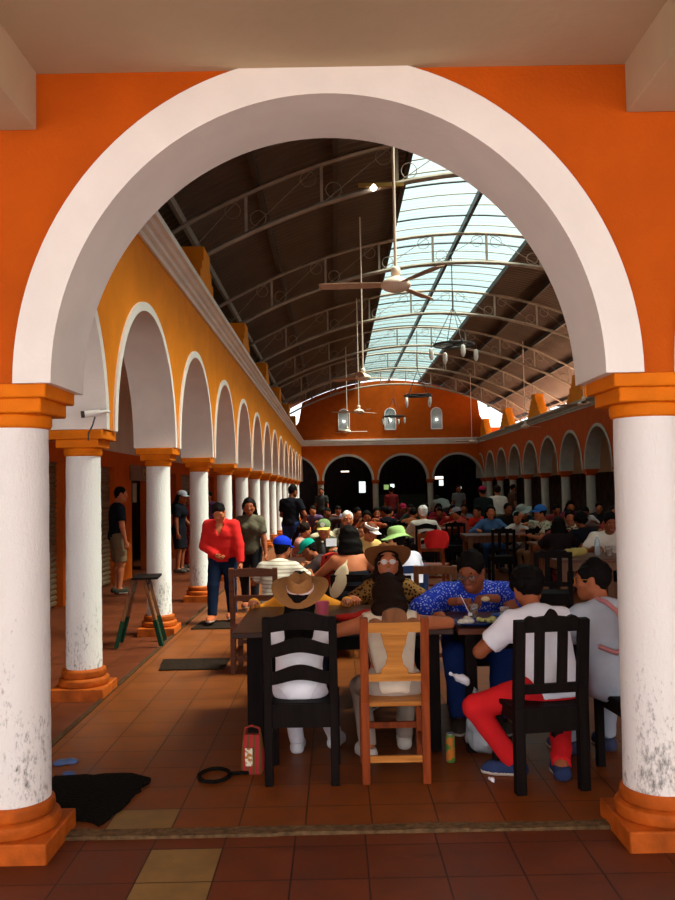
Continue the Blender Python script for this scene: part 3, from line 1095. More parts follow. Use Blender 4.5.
def person(label, x, y, face, H=1.6, seat=None, lean=8, bend=6, side=0, head=(0, 0, 0), lh=None, rh=None, lel=None, rel=None,
           lf=None, rf=None, lk=None, rk=None, tone=0, bulk=1.0, female=False, child=False,
           shirt=None, sleeve='short', shirt_mat=None, bottom='trousers', bot=(0.03, 0.04, 0.08), bot_mat=None, shoe=(0.08, 0.06, 0.05), sock=None,
           hair='short', hair_mat=None, hat=None, glasses=None, lod=1, z0=0.0, group=None, strapless=False, lhand='down', rhand='down', grip=0.5, pel_h=None, hands=True, sit_fwd=0.0, beard=False, hlen=1.0, slen=0.62, lens=None, vneck=False):
    """face: 0 looks along +y (away from the camera), 90 looks to -x (left), 180 towards the camera, -90 right"""
    root = thing('person', label, 'person', (x, y, z0), R(face), group)
    s = H / 1.70
    bc, hc_cell, fc = {0: (0.012, 0.0075, 0.0055), 1: (0.018, 0.011, 0.007), 2: (0.026, 0.017, 0.010)}[lod]
    hs = s * (1.05 if not child else 1.12)
    # ---- skeleton
    if seat is not None:
        pel = V3(0, 0.0 + sit_fwd, seat + 0.070 * s)
    else:
        pel = V3(0, 0, (pel_h if pel_h else 0.93 * s))
    ln, bd, sd = R(lean), R(bend), R(side)
    M1 = rot('Y', sd) @ rot('X', -ln)            # lower spine frame (columns: right, fwd, up)
    M2 = rot('Y', sd * 1.6) @ rot('X', -(ln + bd))
    M3 = rot('Y', sd * 1.6) @ rot('X', -(ln + 2 * bd))
    sp = 0.150 if seat is not None else 0.17
    waist = pel + M1 @ V3(0, 0, sp * s)
    chest = waist + M2 @ V3(0, 0, sp * s)
    neck = chest + M3 @ V3(0, -0.005, 0.155 * s)
    hp, hy, hr = head
    MH = rot('Z', R(hy)) @ rot('X', -R(hp)) @ rot('Y', R(hr))
    hc = neck + M3 @ V3(0, 0.01, 0.055 * s) + MH @ V3(0, 0.022, 0.115) * hs
    shw = 0.165 * s * (0.92 if female else 1.0) * (0.6 + 0.4 * bulk)
    shL = chest + M3 @ V3(-shw, -0.005, 0.092 * s)
    shR = chest + M3 @ V3(shw, -0.005, 0.092 * s)
    ua, fa, hl = 0.285 * s, 0.245 * s, 0.17 * s
    if seat is not None:
        dl, dr = V3(-0.2, 0.40, 0.80), V3(0.2, 0.40, 0.80)
    else:
        dl, dr = V3(-0.25 * s, 0.06, 0.80 * s), V3(0.25 * s, 0.06, 0.80 * s)
    lh = V3(*lh) if lh is not None else dl
    rh = V3(*rh) if rh is not None else dr
    elL, wrL = ik(shL, lh, ua, fa, V3(*(lel or (-0.7, -0.5, -0.6))))
    elR, wrR = ik(shR, rh, ua, fa, V3(*(rel or (0.7, -0.5, -0.6))))
    hw = 0.092 * s
    hipL, hipR = pel + V3(-hw, 0, -0.02 * s), pel + V3(hw, 0, -0.02 * s)
    th, sh = 0.415 * s, 0.40 * s
    ank = 0.075 * s
    if seat is not None:
        lf = V3(*lf) if lf is not None else V3(-0.13, 0.40 * s + sit_fwd, 0)
        rf = V3(*rf) if rf is not None else V3(0.13, 0.40 * s + sit_fwd, 0)
        pk = V3(0, 0.6, 1)
    else:
        lf = V3(*lf) if lf is not None else V3(-0.10, 0.0, 0)
        rf = V3(*rf) if rf is not None else V3(0.10, 0.0, 0)
        pk = V3(0, 1, 0.1)
    knL, anL = ik(hipL, lf + V3(0, 0, ank), th, sh, V3(*lk) if lk else pk + V3(-0.15, 0, 0))
    knR, anR = ik(hipR, rf + V3(0, 0, ank), th, sh, V3(*rk) if rk else pk + V3(0.15, 0, 0))

    # ---- torso and limbs as solids
    b = bulk
    def torso():
        P = [Ell(pel, V3(0.165 * (0.5 + 0.5 * b), 0.118 * (0.4 + 0.6 * b), 0.125) * s, M1, 0.05),
             Ell(waist + M1 @ V3(0, 0.012 * (b - 1) * 6 * s, 0), V3(0.138 * b, 0.100 * b, 0.15) * s, M1, 0.07),
             Ell(chest + M2 @ V3(0, 0, 0.0), V3(0.158 * (0.4 + 0.6 * b), 0.108 * (0.3 + 0.7 * b), 0.165) * s, M2, 0.07),
             Cone(neck + M3 @ V3(0, -0.01, -0.045 * s), shL, 0.062 * s, 0.060 * s, 0.05), Cone(neck + M3 @ V3(0, -0.01, -0.045 * s), shR, 0.062 * s, 0.060 * s, 0.05)]
        if female:
            for q in (-1, 1):
                P.append(Ell(chest + M2 @ V3(q * 0.072 * s, 0.085 * s, 0.0), V3(0.062, 0.058, 0.062) * s * (0.5 + 0.5 * b), M2, 0.04))
        return P
    lb = 0.5 + 0.5 * b
    armL = [Cone(shL, elL, 0.056 * s * lb, 0.041 * s * lb, 0.03), Cone(elL, wrL, 0.042 * s * lb, 0.027 * s, 0.015)]
    armR = [Cone(shR, elR, 0.056 * s * lb, 0.041 * s * lb, 0.03), Cone(elR, wrR, 0.042 * s * lb, 0.027 * s, 0.015)]
    def leg(hip, kn, an, kk=0.04):
        calf = kn + (an - kn) * 0.3 + unit(np.cross(np.cross(an - kn, kn - hip), an - kn) + 1e-6) * (-0.012 * s)
        return [Cone(hip, kn, 0.088 * s * lb, 0.056 * s * lb, kk), Cone(kn, an, 0.055 * s * lb, 0.036 * s, 0.02), Cone(calf, an, 0.054 * s * lb, 0.03 * s, 0.02)]
    legL, legR = leg(hipL, knL, anL), leg(hipR, knR, anR)
    def footdir(an, kn, hip):
        f = kn - hip
        f[2] = 0
        if seat is None or np.linalg.norm(f) < 0.08:
            f = V3(0, 1, 0)
        return unit(f)
    fdL, fdR = footdir(anL, knL, hipL.copy()), footdir(anR, knR, hipR.copy())
    def foot(an, fd, g=0.0):
        z = an[2] - ank
        heel = np.array([*(an - fd * 0.035 * s)[:2], z + 0.036 * s + g * 0.3])
        ball = np.array([*(an + fd * 0.115 * s)[:2], z + 0.030 * s + g * 0.3])
        toe = np.array([*(an + fd * 0.165 * s)[:2], z + 0.022 * s + g * 0.3])
        return [Cone(an, heel, 0.036 * s, 0.034 * s + g, 0.02), Cone(heel, ball, 0.034 * s + g, 0.040 * s + g, 0.02), Cone(ball, toe, 0.038 * s + g, 0.024 * s + g, 0.02),
                Cone(an, ball, 0.034 * s, 0.030 * s, 0.02)]
    neckc = Cone(neck - M3 @ V3(0, 0, 0.03 * s), hc - MH @ V3(0, 0.02, 0.05) * hs, 0.056 * s * lb, 0.050 * s * lb, 0.025)
    up_n = unit(hc - neck)
    pl_pt = neck + up_n * 0.06 * s
    # ---- head solids
    def hp_(*a):
        return hc + MH @ V3(*a) * hs
    head_s = [Ell(hp_(0, -0.012, 0.025), V3(0.074, 0.092, 0.088) * hs, MH, 0.03),
              Ell(hp_(0, 0.030, -0.025), V3(0.058, 0.058, 0.075) * hs, MH, 0.04),
              Cone(hp_(0, 0.052, -0.078), hp_(0, 0.060, -0.084), 0.030 * hs, 0.024 * hs, 0.03),
              Cone(hp_(-0.05, 0.005, -0.05), hp_(0, 0.052, -0.085), 0.030 * hs, 0.026 * hs, 0.03),
              Cone(hp_(0.05, 0.005, -0.05), hp_(0, 0.052, -0.085), 0.030 * hs, 0.026 * hs, 0.03)]
    face_s = [Cone(hp_(0, 0.086, 0.012), hp_(0, 0.104, -0.026), 0.009 * hs, 0.0135 * hs, 0.012),
              Cone(hp_(-0.014, 0.092, -0.030), hp_(0.014, 0.092, -0.030), 0.009 * hs, 0.009 * hs, 0.008),
              Cone(hp_(-0.040, 0.070, 0.030), hp_(0.040, 0.070, 0.030), 0.013 * hs, 0.013 * hs, 0.02),
              Ell(hp_(-0.036, 0.064, -0.020), V3(0.024, 0.020, 0.022) * hs, MH, 0.02), Ell(hp_(0.036, 0.064, -0.020), V3(0.024, 0.020, 0.022) * hs, MH, 0.02),
              Cone(hp_(-0.018, 0.083, -0.0545), hp_(0.018, 0.083, -0.0545), 0.007 * hs, 0.007 * hs, 0.008),
              Cone(hp_(-0.015, 0.082, -0.064), hp_(0.015, 0.082, -0.064), 0.0075 * hs, 0.0075 * hs, 0.008)]
    ears = [Ell(hp_(q * 0.077, -0.004, -0.002), V3(0.010, 0.020, 0.031) * hs, MH @ rot('X', R(-10)), 0.010) for q in (-1, 1)]
    patches = []
    body = torso() + armL + armR + legL + legR + [neckc] + foot(anL, fdL) + foot(anR, fdR)
    patches.append(field_mesh(body, bc, cuts=[(pl_pt, up_n)]))
    hp0 = pl_pt - up_n * 0.02 * s
    patches.append(field_mesh([neckc] + head_s + face_s + ears, hc_cell, cuts=[(hp0, -up_n)]))
    # ---- hands
    def hand(el, wr, kind, sidek):
        d = unit(wr - el)
        if kind == 'down':
            n = V3(0, 0, -1)
            d = unit(d * V3(1, 1, 0.35))
        elif kind == 'in':
            n = V3(-sidek, 0, 0)
        elif kind == 'up':
            n = V3(0, 0, 1)
        else:
            n = V3(*kind)
        n = unit(n - (n @ d) * d)
        w = unit(np.cross(d, n)) * sidek             # towards the thumb
        g = s * (0.95 if female else 1.0)
        P = [Cone(wr - d * 0.03, wr + d * 0.03 * g, 0.027 * s, 0.026 * s, 0.02)]
        kn = []
        for q, off in enumerate((0.030, 0.010, -0.010, -0.029)):
            kb = wr + d * (0.088 - 0.004 * abs(q - 1)) * g + w * off * g
            kn.append(kb)
            P.append(Cone(wr + d * 0.02 * g + w * off * 0.6 * g, kb, 0.017 * g, 0.0125 * g, 0.012))
        ln_ = (0.068, 0.076, 0.071, 0.054)
        for q, kb in enumerate(kn):
            a1, a2 = R(20 + 55 * grip), R(45 + 85 * grip)
            d1 = d * math.cos(a1) + n * math.sin(a1)
            d2 = d * math.cos(a2) + n * math.sin(a2)
            spread = w * (0.10 - 0.07 * q)
            d1 = unit(d1 + spread)
            m_ = kb + d1 * ln_[q] * 0.52 * g
            e_ = m_ + d2 * ln_[q] * 0.48 * g
            P.append(Cone(kb, m_, 0.0098 * g, 0.0088 * g, 0.004))
            P.append(Cone(m_, e_, 0.0088 * g, 0.0074 * g, 0.004))
        tb = wr + d * 0.028 * g + w * 0.026 * g
        tm = tb + unit(d * 0.75 + w * 0.75 + n * 0.35) * 0.042 * g
        te = tm + unit(d * 0.95 + w * 0.15 + n * (0.25 + 0.5 * grip)) * 0.034 * g
        P += [Cone(wr + d * 0.012 * g + w * 0.012 * g, tb, 0.017 * g, 0.0145 * g, 0.01), Cone(tb, tm, 0.0135 * g, 0.0108 * g, 0.006), Cone(tm, te, 0.0105 * g, 0.0082 * g, 0.004)]
        return P
    if hands:
        patches.append(field_mesh(hand(elL, wrL, lhand, -1), fc))
        patches.append(field_mesh(hand(elR, wrR, rhand, 1), fc))
    lipc = hp_(0, 0.088, -0.0595)
    def mf(c):
        q = (c - lipc) @ MH / hs
        return ((np.abs(q[:, 0]) < 0.023) & (np.abs(q[:, 2]) < 0.0105) & (q[:, 1] > -0.012))
    np_mesh('body', patches, [skin(tone), M_LIP], root, mf)
    # eyes
    for q in (-1, 1):
        e = bpy.data.objects.new('eye', eye_mesh())
        COL.objects.link(e)
        e.parent = root
        p = hp_(q * 0.031, 0.0725, 0.008)
        m = Matrix([[*(MH[0] * hs), p[0]], [*(MH[1] * hs), p[1]], [*(MH[2] * hs), p[2]], [0, 0, 0, 1]])
        e.matrix_local = m
    HM = hair_mat or M_HAIRBLK
    if lod <= 1:
        for q in (-1, 1):
            np_mesh('eyebrow', [field_mesh([Cone(hp_(q * 0.016, 0.083, 0.031), hp_(q * 0.034, 0.080, 0.036), 0.0050 * hs, 0.0055 * hs, 0.004), Cone(hp_(q * 0.034, 0.080, 0.036), hp_(q * 0.050, 0.066, 0.030), 0.0055 * hs, 0.0035 * hs, 0.004)], 0.005)], HM, root)
    # ---- shirt
    if shirt is not None or shirt_mat is not None:
        sm = shirt_mat or cloth('shirt_%.2f_%.2f_%.2f' % tuple(shirt), shirt)
        P = torso()
        if not strapless:
            for (S, E, Wr, A) in ((shL, elL, wrL, armL), (shR, elR, wrR, armR)):
                if sleeve == 'short':
                    e = S + (E - S) * slen
                    P.append(Cone(S, E, 0.060 * s * lb, 0.052 * s * lb, 0.03, cuts=[(e, E - S)]))
                elif sleeve == 'long':
                    P.append(Cone(S, E, 0.058 * s * lb, 0.045 * s * lb, 0.03))
                    P.append(Cone(E, Wr, 0.046 * s * lb, 0.033 * s, 0.02, cuts=[(Wr - unit(Wr - E) * 0.01, Wr - E)]))
                elif sleeve == 'three':
                    e = E + (Wr - E) * 0.45
                    P.append(Cone(S, E, 0.058 * s * lb, 0.046 * s * lb, 0.03))
                    P.append(Cone(E, Wr, 0.047 * s * lb, 0.036 * s, 0.02, cuts=[(e, Wr - E)]))
        ncut = neck + M3 @ V3(0, 0, 0.030 * s)
        vsub = []
        if strapless:
            cuts = [(chest + M2 @ V3(0, 0, -0.01 * s), M2 @ V3(0, -0.25, 1))]
        else:
            cuts = []
            for p_ in P[:len(torso())]:
                p_.cuts = list(p_.cuts) + [(ncut, M3 @ V3(0, 0.42, 1))]
        vsub = [Cone(neck + M3 @ V3(0, 0.10 * s, -0.02 * s), chest + M2 @ V3(0, 0.16 * s, 0.0), 0.060 * s, 0.012 * s)] if vneck else []
        if sleeve == 'none' and not strapless:
            for q, S in ((-1, shL), (1, shR)):
                cuts.append((S + M3 @ V3(q * 0.022, 0, 0), M3 @ V3(q, 0, -0.15)))
        if bottom != 'dress':
            hem = pel + M1 @ V3(0, 0, (-0.095 if seat is not None else -0.06) * s)
            cuts.append((hem, M1 @ V3(0, 0, -1)))
        patch = field_mesh(P, bc, infl=0.017, cuts=cuts, subs=vsub, wob=0.0016 if lod < 2 else 0, seed=int(abs(x * 100)))
        np_mesh('dress' if bottom == 'dress' else 'shirt', [patch], sm, root)
    # ---- lower garment
    bm = bot_mat or cloth('bottom_%.2f_%.2f_%.2f' % tuple(bot), bot)
    if bottom in ('trousers', 'shorts'):
        P = [Ell(pel, V3(0.165 * (0.5 + 0.5 * b), 0.118 * (0.4 + 0.6 * b), 0.125) * s, M1, 0.05, cuts=[(pel + M1 @ V3(0, 0, 0.09 * s), M1 @ V3(0, 0, 1))])]
        for (h_, kn, an) in ((hipL, knL, anL), (hipR, knR, anR)):
            if bottom == 'trousers':
                c = an - unit(an - kn) * 0.012
                P += [Cone(h_, kn, 0.090 * s * lb, 0.060 * s * lb, 0.04), Cone(kn, an, 0.060 * s * lb, 0.047 * s * lb, 0.02, cuts=[(c, an - kn)])]
            else:
                c = h_ + (kn - h_) * 0.92
                P += [Cone(h_, kn, 0.094 * s * lb, 0.078 * s * lb, 0.04, cuts=[(c, kn - h_)])]
        np_mesh('trousers' if bottom == 'trousers' else 'shorts', [field_mesh(P, bc, infl=0.009, wob=0.0014 if lod < 2 else 0)], bm, root)
    elif bottom == 'skirt' or bottom == 'dress':
        kk = (knL + knR) / 2
        P = [Ell(pel, V3(0.17, 0.125, 0.13) * s, M1, 0.05, cuts=[(pel + M1 @ V3(0, 0, 0.10 * s), M1 @ V3(0, 0, 1))]),
             Cone(hipL, knL, 0.10 * s, 0.085 * s, 0.06, cuts=[(hipL + (knL - hipL) * 0.9, knL - hipL)]), Cone(hipR, knR, 0.10 * s, 0.085 * s, 0.06, cuts=[(hipR + (knR - hipR) * 0.9, knR - hipR)]),
             Cone(pel, kk, 0.12 * s, 0.10 * s, 0.06, cuts=[(pel + (kk - pel) * 0.9, kk - pel)])]
        np_mesh('skirt', [field_mesh(P, bc, infl=0.012)], bm, root)
    # ---- shoes
    if shoe is not None:
        for an, fd, kn in ((anL, fdL, knL), (anR, fdR, knR)):
            z = an[2] - ank
            np_mesh('shoe', [field_mesh(foot(an, fd, 0.006), 0.009 if lod < 2 else 0.014, infl=0.006, cuts=[((an + V3(0, 0, 0.005)), V3(0, 0, 1)), (V3(0, 0, z + 0.001), V3(0, 0, -1))])], cloth('shoe_%.2f_%.2f_%.2f' % tuple(shoe), shoe), root)
            if lod == 0:
                sole = foot(an, fd, 0.008)[1:3]
                np_mesh('sole', [field_mesh(sole, 0.008, infl=0.006, cuts=[(V3(0, 0, z + 0.022), V3(0, 0, 1)), (V3(0, 0, z + 0.0), V3(0, 0, -1))])], M_SOLE, root)
    # ---- hair
    if hair not in (None, 'bald'):
        under = hat and hat.get('kind') != 'visor'
        hln = [(hp_(0, -0.004, -0.034), MH @ V3(0, 0.52, -0.85))]
        fc_ = [Ell(hp_(0, 0.105, -0.016), V3(0.084, 0.088, 0.096) * hs, MH)]
        cap_ = [Ell(hp_(0, -0.014, 0.027), V3(0.074, 0.092, 0.088) * hs, MH, 0.03)]
        t = {'short': 0.009, 'buzz': 0.004}.get(hair, 0.015) * hs
        wob = 0.003
        if under:
            t = min(t, 0.009 * hs)
            hln = hln + [(hp_(0, 0, 0.068), MH @ V3(0, 0, 1))]
        P = list(cap_)
        extra = []
        if hair in ('short', 'buzz'):
            rg = random.Random(int(abs(x * 1000)))
            if hair == 'short' and lod < 2 and not under:
                for q in range(26):
                    th_, ph = rg.uniform(-2.2, 2.2), rg.uniform(0.25, 1.5)
                    c = (0.072 * math.sin(th_) * math.cos(ph), -0.014 - 0.088 * math.cos(th_) * math.cos(ph), 0.028 + 0.088 * math.sin(ph))
                    P.append(Cone(hp_(*c), hp_(c[0] + rg.uniform(-.02, .02), c[1] + 0.02, c[2] - 0.008), 0.013 * hs, 0.008 * hs, 0.01))
            extra = [Ell(hp_(0, -0.055, -0.02), V3(0.055, 0.035, 0.05) * hs, MH, 0.03)]
        elif hair == 'long':
            for q in np.linspace(-1, 1, 7):
                ang = q * 1.15
                a0 = hp_(0.066 * math.sin(ang), -0.012 - 0.075 * math.cos(ang), 0.02)
                a1 = neck + M3 @ V3(0.085 * math.sin(ang) * s, (-0.085 - 0.03 * math.cos(ang)) * s, -0.02 * s)
                a2 = chest + M2 @ V3(0.075 * math.sin(ang) * s, -0.138 * s * (0.3 + 0.7 * b), -0.01 * s)
                a2 = a1 + (a2 - a1) * hlen
                extra += [Cone(a0, a1, 0.034 * hs, 0.034 * s, 0.03), Cone(a1, a2, 0.034 * s, 0.022 * s, 0.03)]
        elif hair in ('bob', 'wavy'):
            for q in np.linspace(-1, 1, 7):
                ang = q * 1.3
                a0 = hp_(0.07 * math.sin(ang), -0.012 - 0.08 * math.cos(ang), 0.02)
                a1 = hp_(0.100 * math.sin(ang), -0.02 - 0.090 * math.cos(ang), -0.125)
                extra += [Cone(a0, a1, 0.034 * hs, 0.038 * hs, 0.03)]
        elif hair == 'bun':
            extra = [Ell(hp_(0, -0.055, -0.01), V3(0.06, 0.045, 0.055) * hs, MH, 0.03), Ell(hp_(0, -0.118, 0.045), V3(0.040, 0.036, 0.038) * hs, MH, 0.01)]
        elif hair == 'tail':
            extra = [Ell(hp_(0, -0.055, -0.01), V3(0.06, 0.045, 0.055) * hs, MH, 0.03)]
            a0 = hp_(0, -0.11, 0.03)
            a1 = neck + M3 @ V3(0.01, -0.125 * s, 0.0)
            a2 = chest + M2 @ V3(0.015, -0.15 * s, 0.0)
            extra += [Cone(a0, a1, 0.030 * hs, 0.036 * s, 0.02), Cone(a1, a2, 0.036 * s, 0.018 * s, 0.02)]
        if hair in ('curly', 'wavy'):
            rg = random.Random(7)
            for q in range(80):
                th_, ph = rg.uniform(-2.5, 2.5), rg.uniform(-0.35, 1.5)
                c = (0.084 * math.sin(th_) * math.cos(ph), -0.014 - 0.098 * math.cos(th_) * math.cos(ph), 0.03 + 0.094 * math.sin(ph))
                extra.append(Ell(hp_(*c), V3(0.019, 0.019, 0.019) * hs, MH, 0.008))
            wob = 0.004
        m = [field_mesh(P, hc_cell, infl=t, cuts=hln, subs=fc_, wob=wob, seed=3)]
        if extra:
            m.append(field_mesh(extra, hc_cell * 1.15, infl=0.004, wob=wob, seed=5))
        np_mesh('hair', m, HM, root)
    if beard:
        np_mesh('beard', [field_mesh([Cone(hp_(-0.045, 0.035, -0.06), hp_(0, 0.066, -0.09), 0.024 * hs, 0.024 * hs, 0.02), Cone(hp_(0.045, 0.035, -0.06), hp_(0, 0.066, -0.09), 0.024 * hs, 0.024 * hs, 0.02), Cone(hp_(-0.02, 0.086, -0.044), hp_(0.02, 0.086, -0.044), 0.006, 0.006, 0.01)], hc_cell)], HM, root)
    HMX = Matrix([[*(MH[0] * hs), hc[0]], [*(MH[1] * hs), hc[1]], [*(MH[2] * hs), hc[2]], [0, 0, 0, 1]])
    if hat:
        make_hat(root, HMX, **hat)
    if glasses:
        g = MB()
        for q in (-1, 1):
            g.tube([(q * 0.034 + 0.024 * math.cos(a), 0.099 - 0.004 * abs(math.cos(a)), 0.006 + 0.019 * math.sin(a)) for a in [2 * PI * i / 16 for i in range(16)]], 0.0026, 5, closed=True)
            g.tube([(q * 0.058, 0.094, 0.012), (q * 0.074, 0.06, 0.012), (q * 0.083, 0.0, 0.010)], 0.0024, 5)
        g.tube([(-0.010, 0.098, 0.010), (0, 0.102, 0.012), (0.010, 0.098, 0.010)], 0.0024, 5)
        o = g.build('glasses', glasses, root, smooth=60)
        o.matrix_local = HMX
        for q in (-1, 1):
            gl = MB()
            gl.add([(q * 0.034 + 0.0225 * math.cos(a), 0.098, 0.006 + 0.0175 * math.sin(a)) for a in [2 * PI * i / 16 for i in range(16)]], [tuple(range(16))])
            gl.build('lens', lens or M_LENS, o, smooth=0, fix=False)
    return root

M_LENS = mat_glass('clear_lens', (0.9, 0.9, 0.9), 0.06, 0.04)
M_LENSGLINT = mat_glass('glint_lens', (0.9, 0.9, 0.92), 0.45, 0.04)  # whitish mix puts the glints into the lens colour

def make_hat(root, HMX, kind='cap', col=(0.02, 0.05, 0.35), col2=None, m=None, band=None, tilt=0, brim=0.17, yaw=0, turn=0):
    mm = m or cloth('hat_%.2f_%.2f_%.2f' % tuple(col), col)
    h = thing('hat', None, None)
    h.parent = root
    T = HMX @ Matrix.Translation((0, -0.012, 0.058)) @ Matrix.Rotation(R(turn), 4, 'Z') @ Matrix.Rotation(R(tilt), 4, 'X')
    h.matrix_local = T
    if kind == 'brim':
        c = MB()
        n = 40
        # crown with a pinched top
        rings = [(0.092, 0.0), (0.092, 0.02), (0.089, 0.05), (0.083, 0.085), (0.070, 0.108), (0.045, 0.112), (0.02, 0.104), (0.001, 0.100)]
        vs, fs = [], []
        for (r, z) in rings:
            for k in range(n):
                a = 2 * PI * k / n
                px, py = r * math.cos(a), r * math.sin(a) * 1.16
                dz = 0.0
                if z > 0.07:
                    dz = -0.030 * math.exp(-(px / 0.028) ** 2) * (1 if py > -0.06 else 0.5)
                    if py > 0.03:
                        px *= 0.82
                vs.append((px, py, z + dz))
        for i in range(len(rings) - 1):
            for k in range(n):
                fs.append((i * n + k, i * n + (k + 1) % n, (i + 1) * n + (k + 1) % n, (i + 1) * n + k))
        fs.append(tuple((len(rings) - 1) * n + k for k in range(n)))
        c.add(vs, fs)
        c.build('crown', mm, h, smooth=60)
        bb = MB()
        vs, fs = [], []
        rr = [0.090, 0.115, 0.145, brim, brim + 0.003, brim, 0.145, 0.115, 0.090]
        zz = [0.004, 0.000, -0.004, -0.002, 0.0, 0.003, 0.001, 0.005, 0.009]
        for (r, z) in zip(rr, zz):
            for k in range(n):
                a = 2 * PI * k / n
                q = max(0, (r - 0.1) / 0.08)
                vs.append((r * math.cos(a), r * math.sin(a) * 1.06 + 0.009 * math.sin(a), z + q * (0.030 * abs(math.cos(a)) ** 2 - 0.014 * math.sin(a) ** 2)))
        for i in range(len(rr) - 1):
            for k in range(n):
                fs.append((i * n + k, i * n + (k + 1) % n, (i + 1) * n + (k + 1) % n, (i + 1) * n + k))
        bb.add(vs, fs)
        bb.build('brim', mm, h, smooth=60)
        if band:
            MB().lathe([(0.0925, 0.006), (0.0955, 0.008), (0.0955, 0.026), (0.0925, 0.028)], 40, sy=1.15).build('hat_band', band, h, smooth=60)
    elif kind == 'bucket':
        MB().lathe([(0.094, 0.0), (0.092, 0.04), (0.082, 0.075), (0.062, 0.092), (0.03, 0.098), (0.001, 0.099)], 32, sy=1.15).build('crown', mm, h, smooth=60)
        bb = MB()
        n = 36
        vs, fs = [], []
        for (r, z) in [(0.092, 0.004), (0.12, -0.02), (brim, -0.042), (brim + 0.002, -0.038), (0.12, -0.015), (0.092, 0.009)]:
            for k in range(n):
                a = 2 * PI * k / n
                q = max(0, (r - 0.1) / 0.08)
                vs.append((r * math.cos(a), r * math.sin(a) * 1.1, z + q * 0.012 * math.sin(3 * a + 1)))
        for i in range(5):
            for k in range(n):
                fs.append((i * n + k, i * n + (k + 1) % n, (i + 1) * n + (k + 1) % n, (i + 1) * n + k))
        bb.add(vs, fs)
        bb.build('brim', mm, h, smooth=60)
    elif kind in ('cap', 'visor'):
        if kind == 'cap':
            prof = [(0.0925, -0.02)] + [(0.0925 * math.cos(a), 0.078 * math.sin(a)) for a in [PI / 2 * i / 8 for i in range(8)]] + [(0.001, 0.078)]
            MB().lathe(prof, 32, sy=1.14).build('crown', mm, h, smooth=60)
            MB().lathe([(0.001, 0.074), (0.008, 0.076), (0.009, 0.081), (0.001, 0.085)], 10).build('button', mm, h, smooth=60)
        else:
            MB().lathe([(0.088, -0.005), (0.0945, -0.005), (0.0945, 0.03), (0.088, 0.03)], 32, sy=1.13).build('visor_band', mm, h, smooth=60)
        vz = MB()
        n = 14
        top, bot = [], []
        for i in range(n + 1):
            a = R(22) + R(136) * i / n
            ix, iy = 0.092 * math.cos(a), 0.105 * math.sin(a)
            ox, oy = 0.088 * math.cos(a), 0.098 + 0.075 * math.sin(PI * i / n) ** 0.6
            if i in (0, n):
                ox, oy = ix, iy + 0.002
            z1 = -0.006 - 0.018 * abs(math.cos(a)) ** 1.5
            top += [(ix, iy, z1), (ox, oy, z1 - 0.012)]
            bot += [(ix, iy, z1 - 0.005), (ox, oy, z1 - 0.017)]
        o_ = len(top)
        fs = []
        for i in range(n):
            a = 2 * i
            fs += [(a, a + 1, a + 3, a + 2), (o_ + a, o_ + a + 2, o_ + a + 3, o_ + a + 1), (a + 1, o_ + a + 1, o_ + a + 3, a + 3), (a, a + 2, o_ + a + 2, o_ + a)]
        vz.add(top + bot, fs)
        vz.build('peak', cloth('hat2_%.2f_%.2f_%.2f' % tuple(col2), col2) if col2 else mm, h, smooth=50)
        if band:
            MB().lathe([(0.001, 0.0), (0.028, 0.0), (0.030, 0.004), (0.001, 0.006)], 20).build('badge', band, h, smooth=40).matrix_local = Matrix.Translation((0, 0.103, 0.030)) @ Matrix.Rotation(R(-72), 4, 'X')
    return h
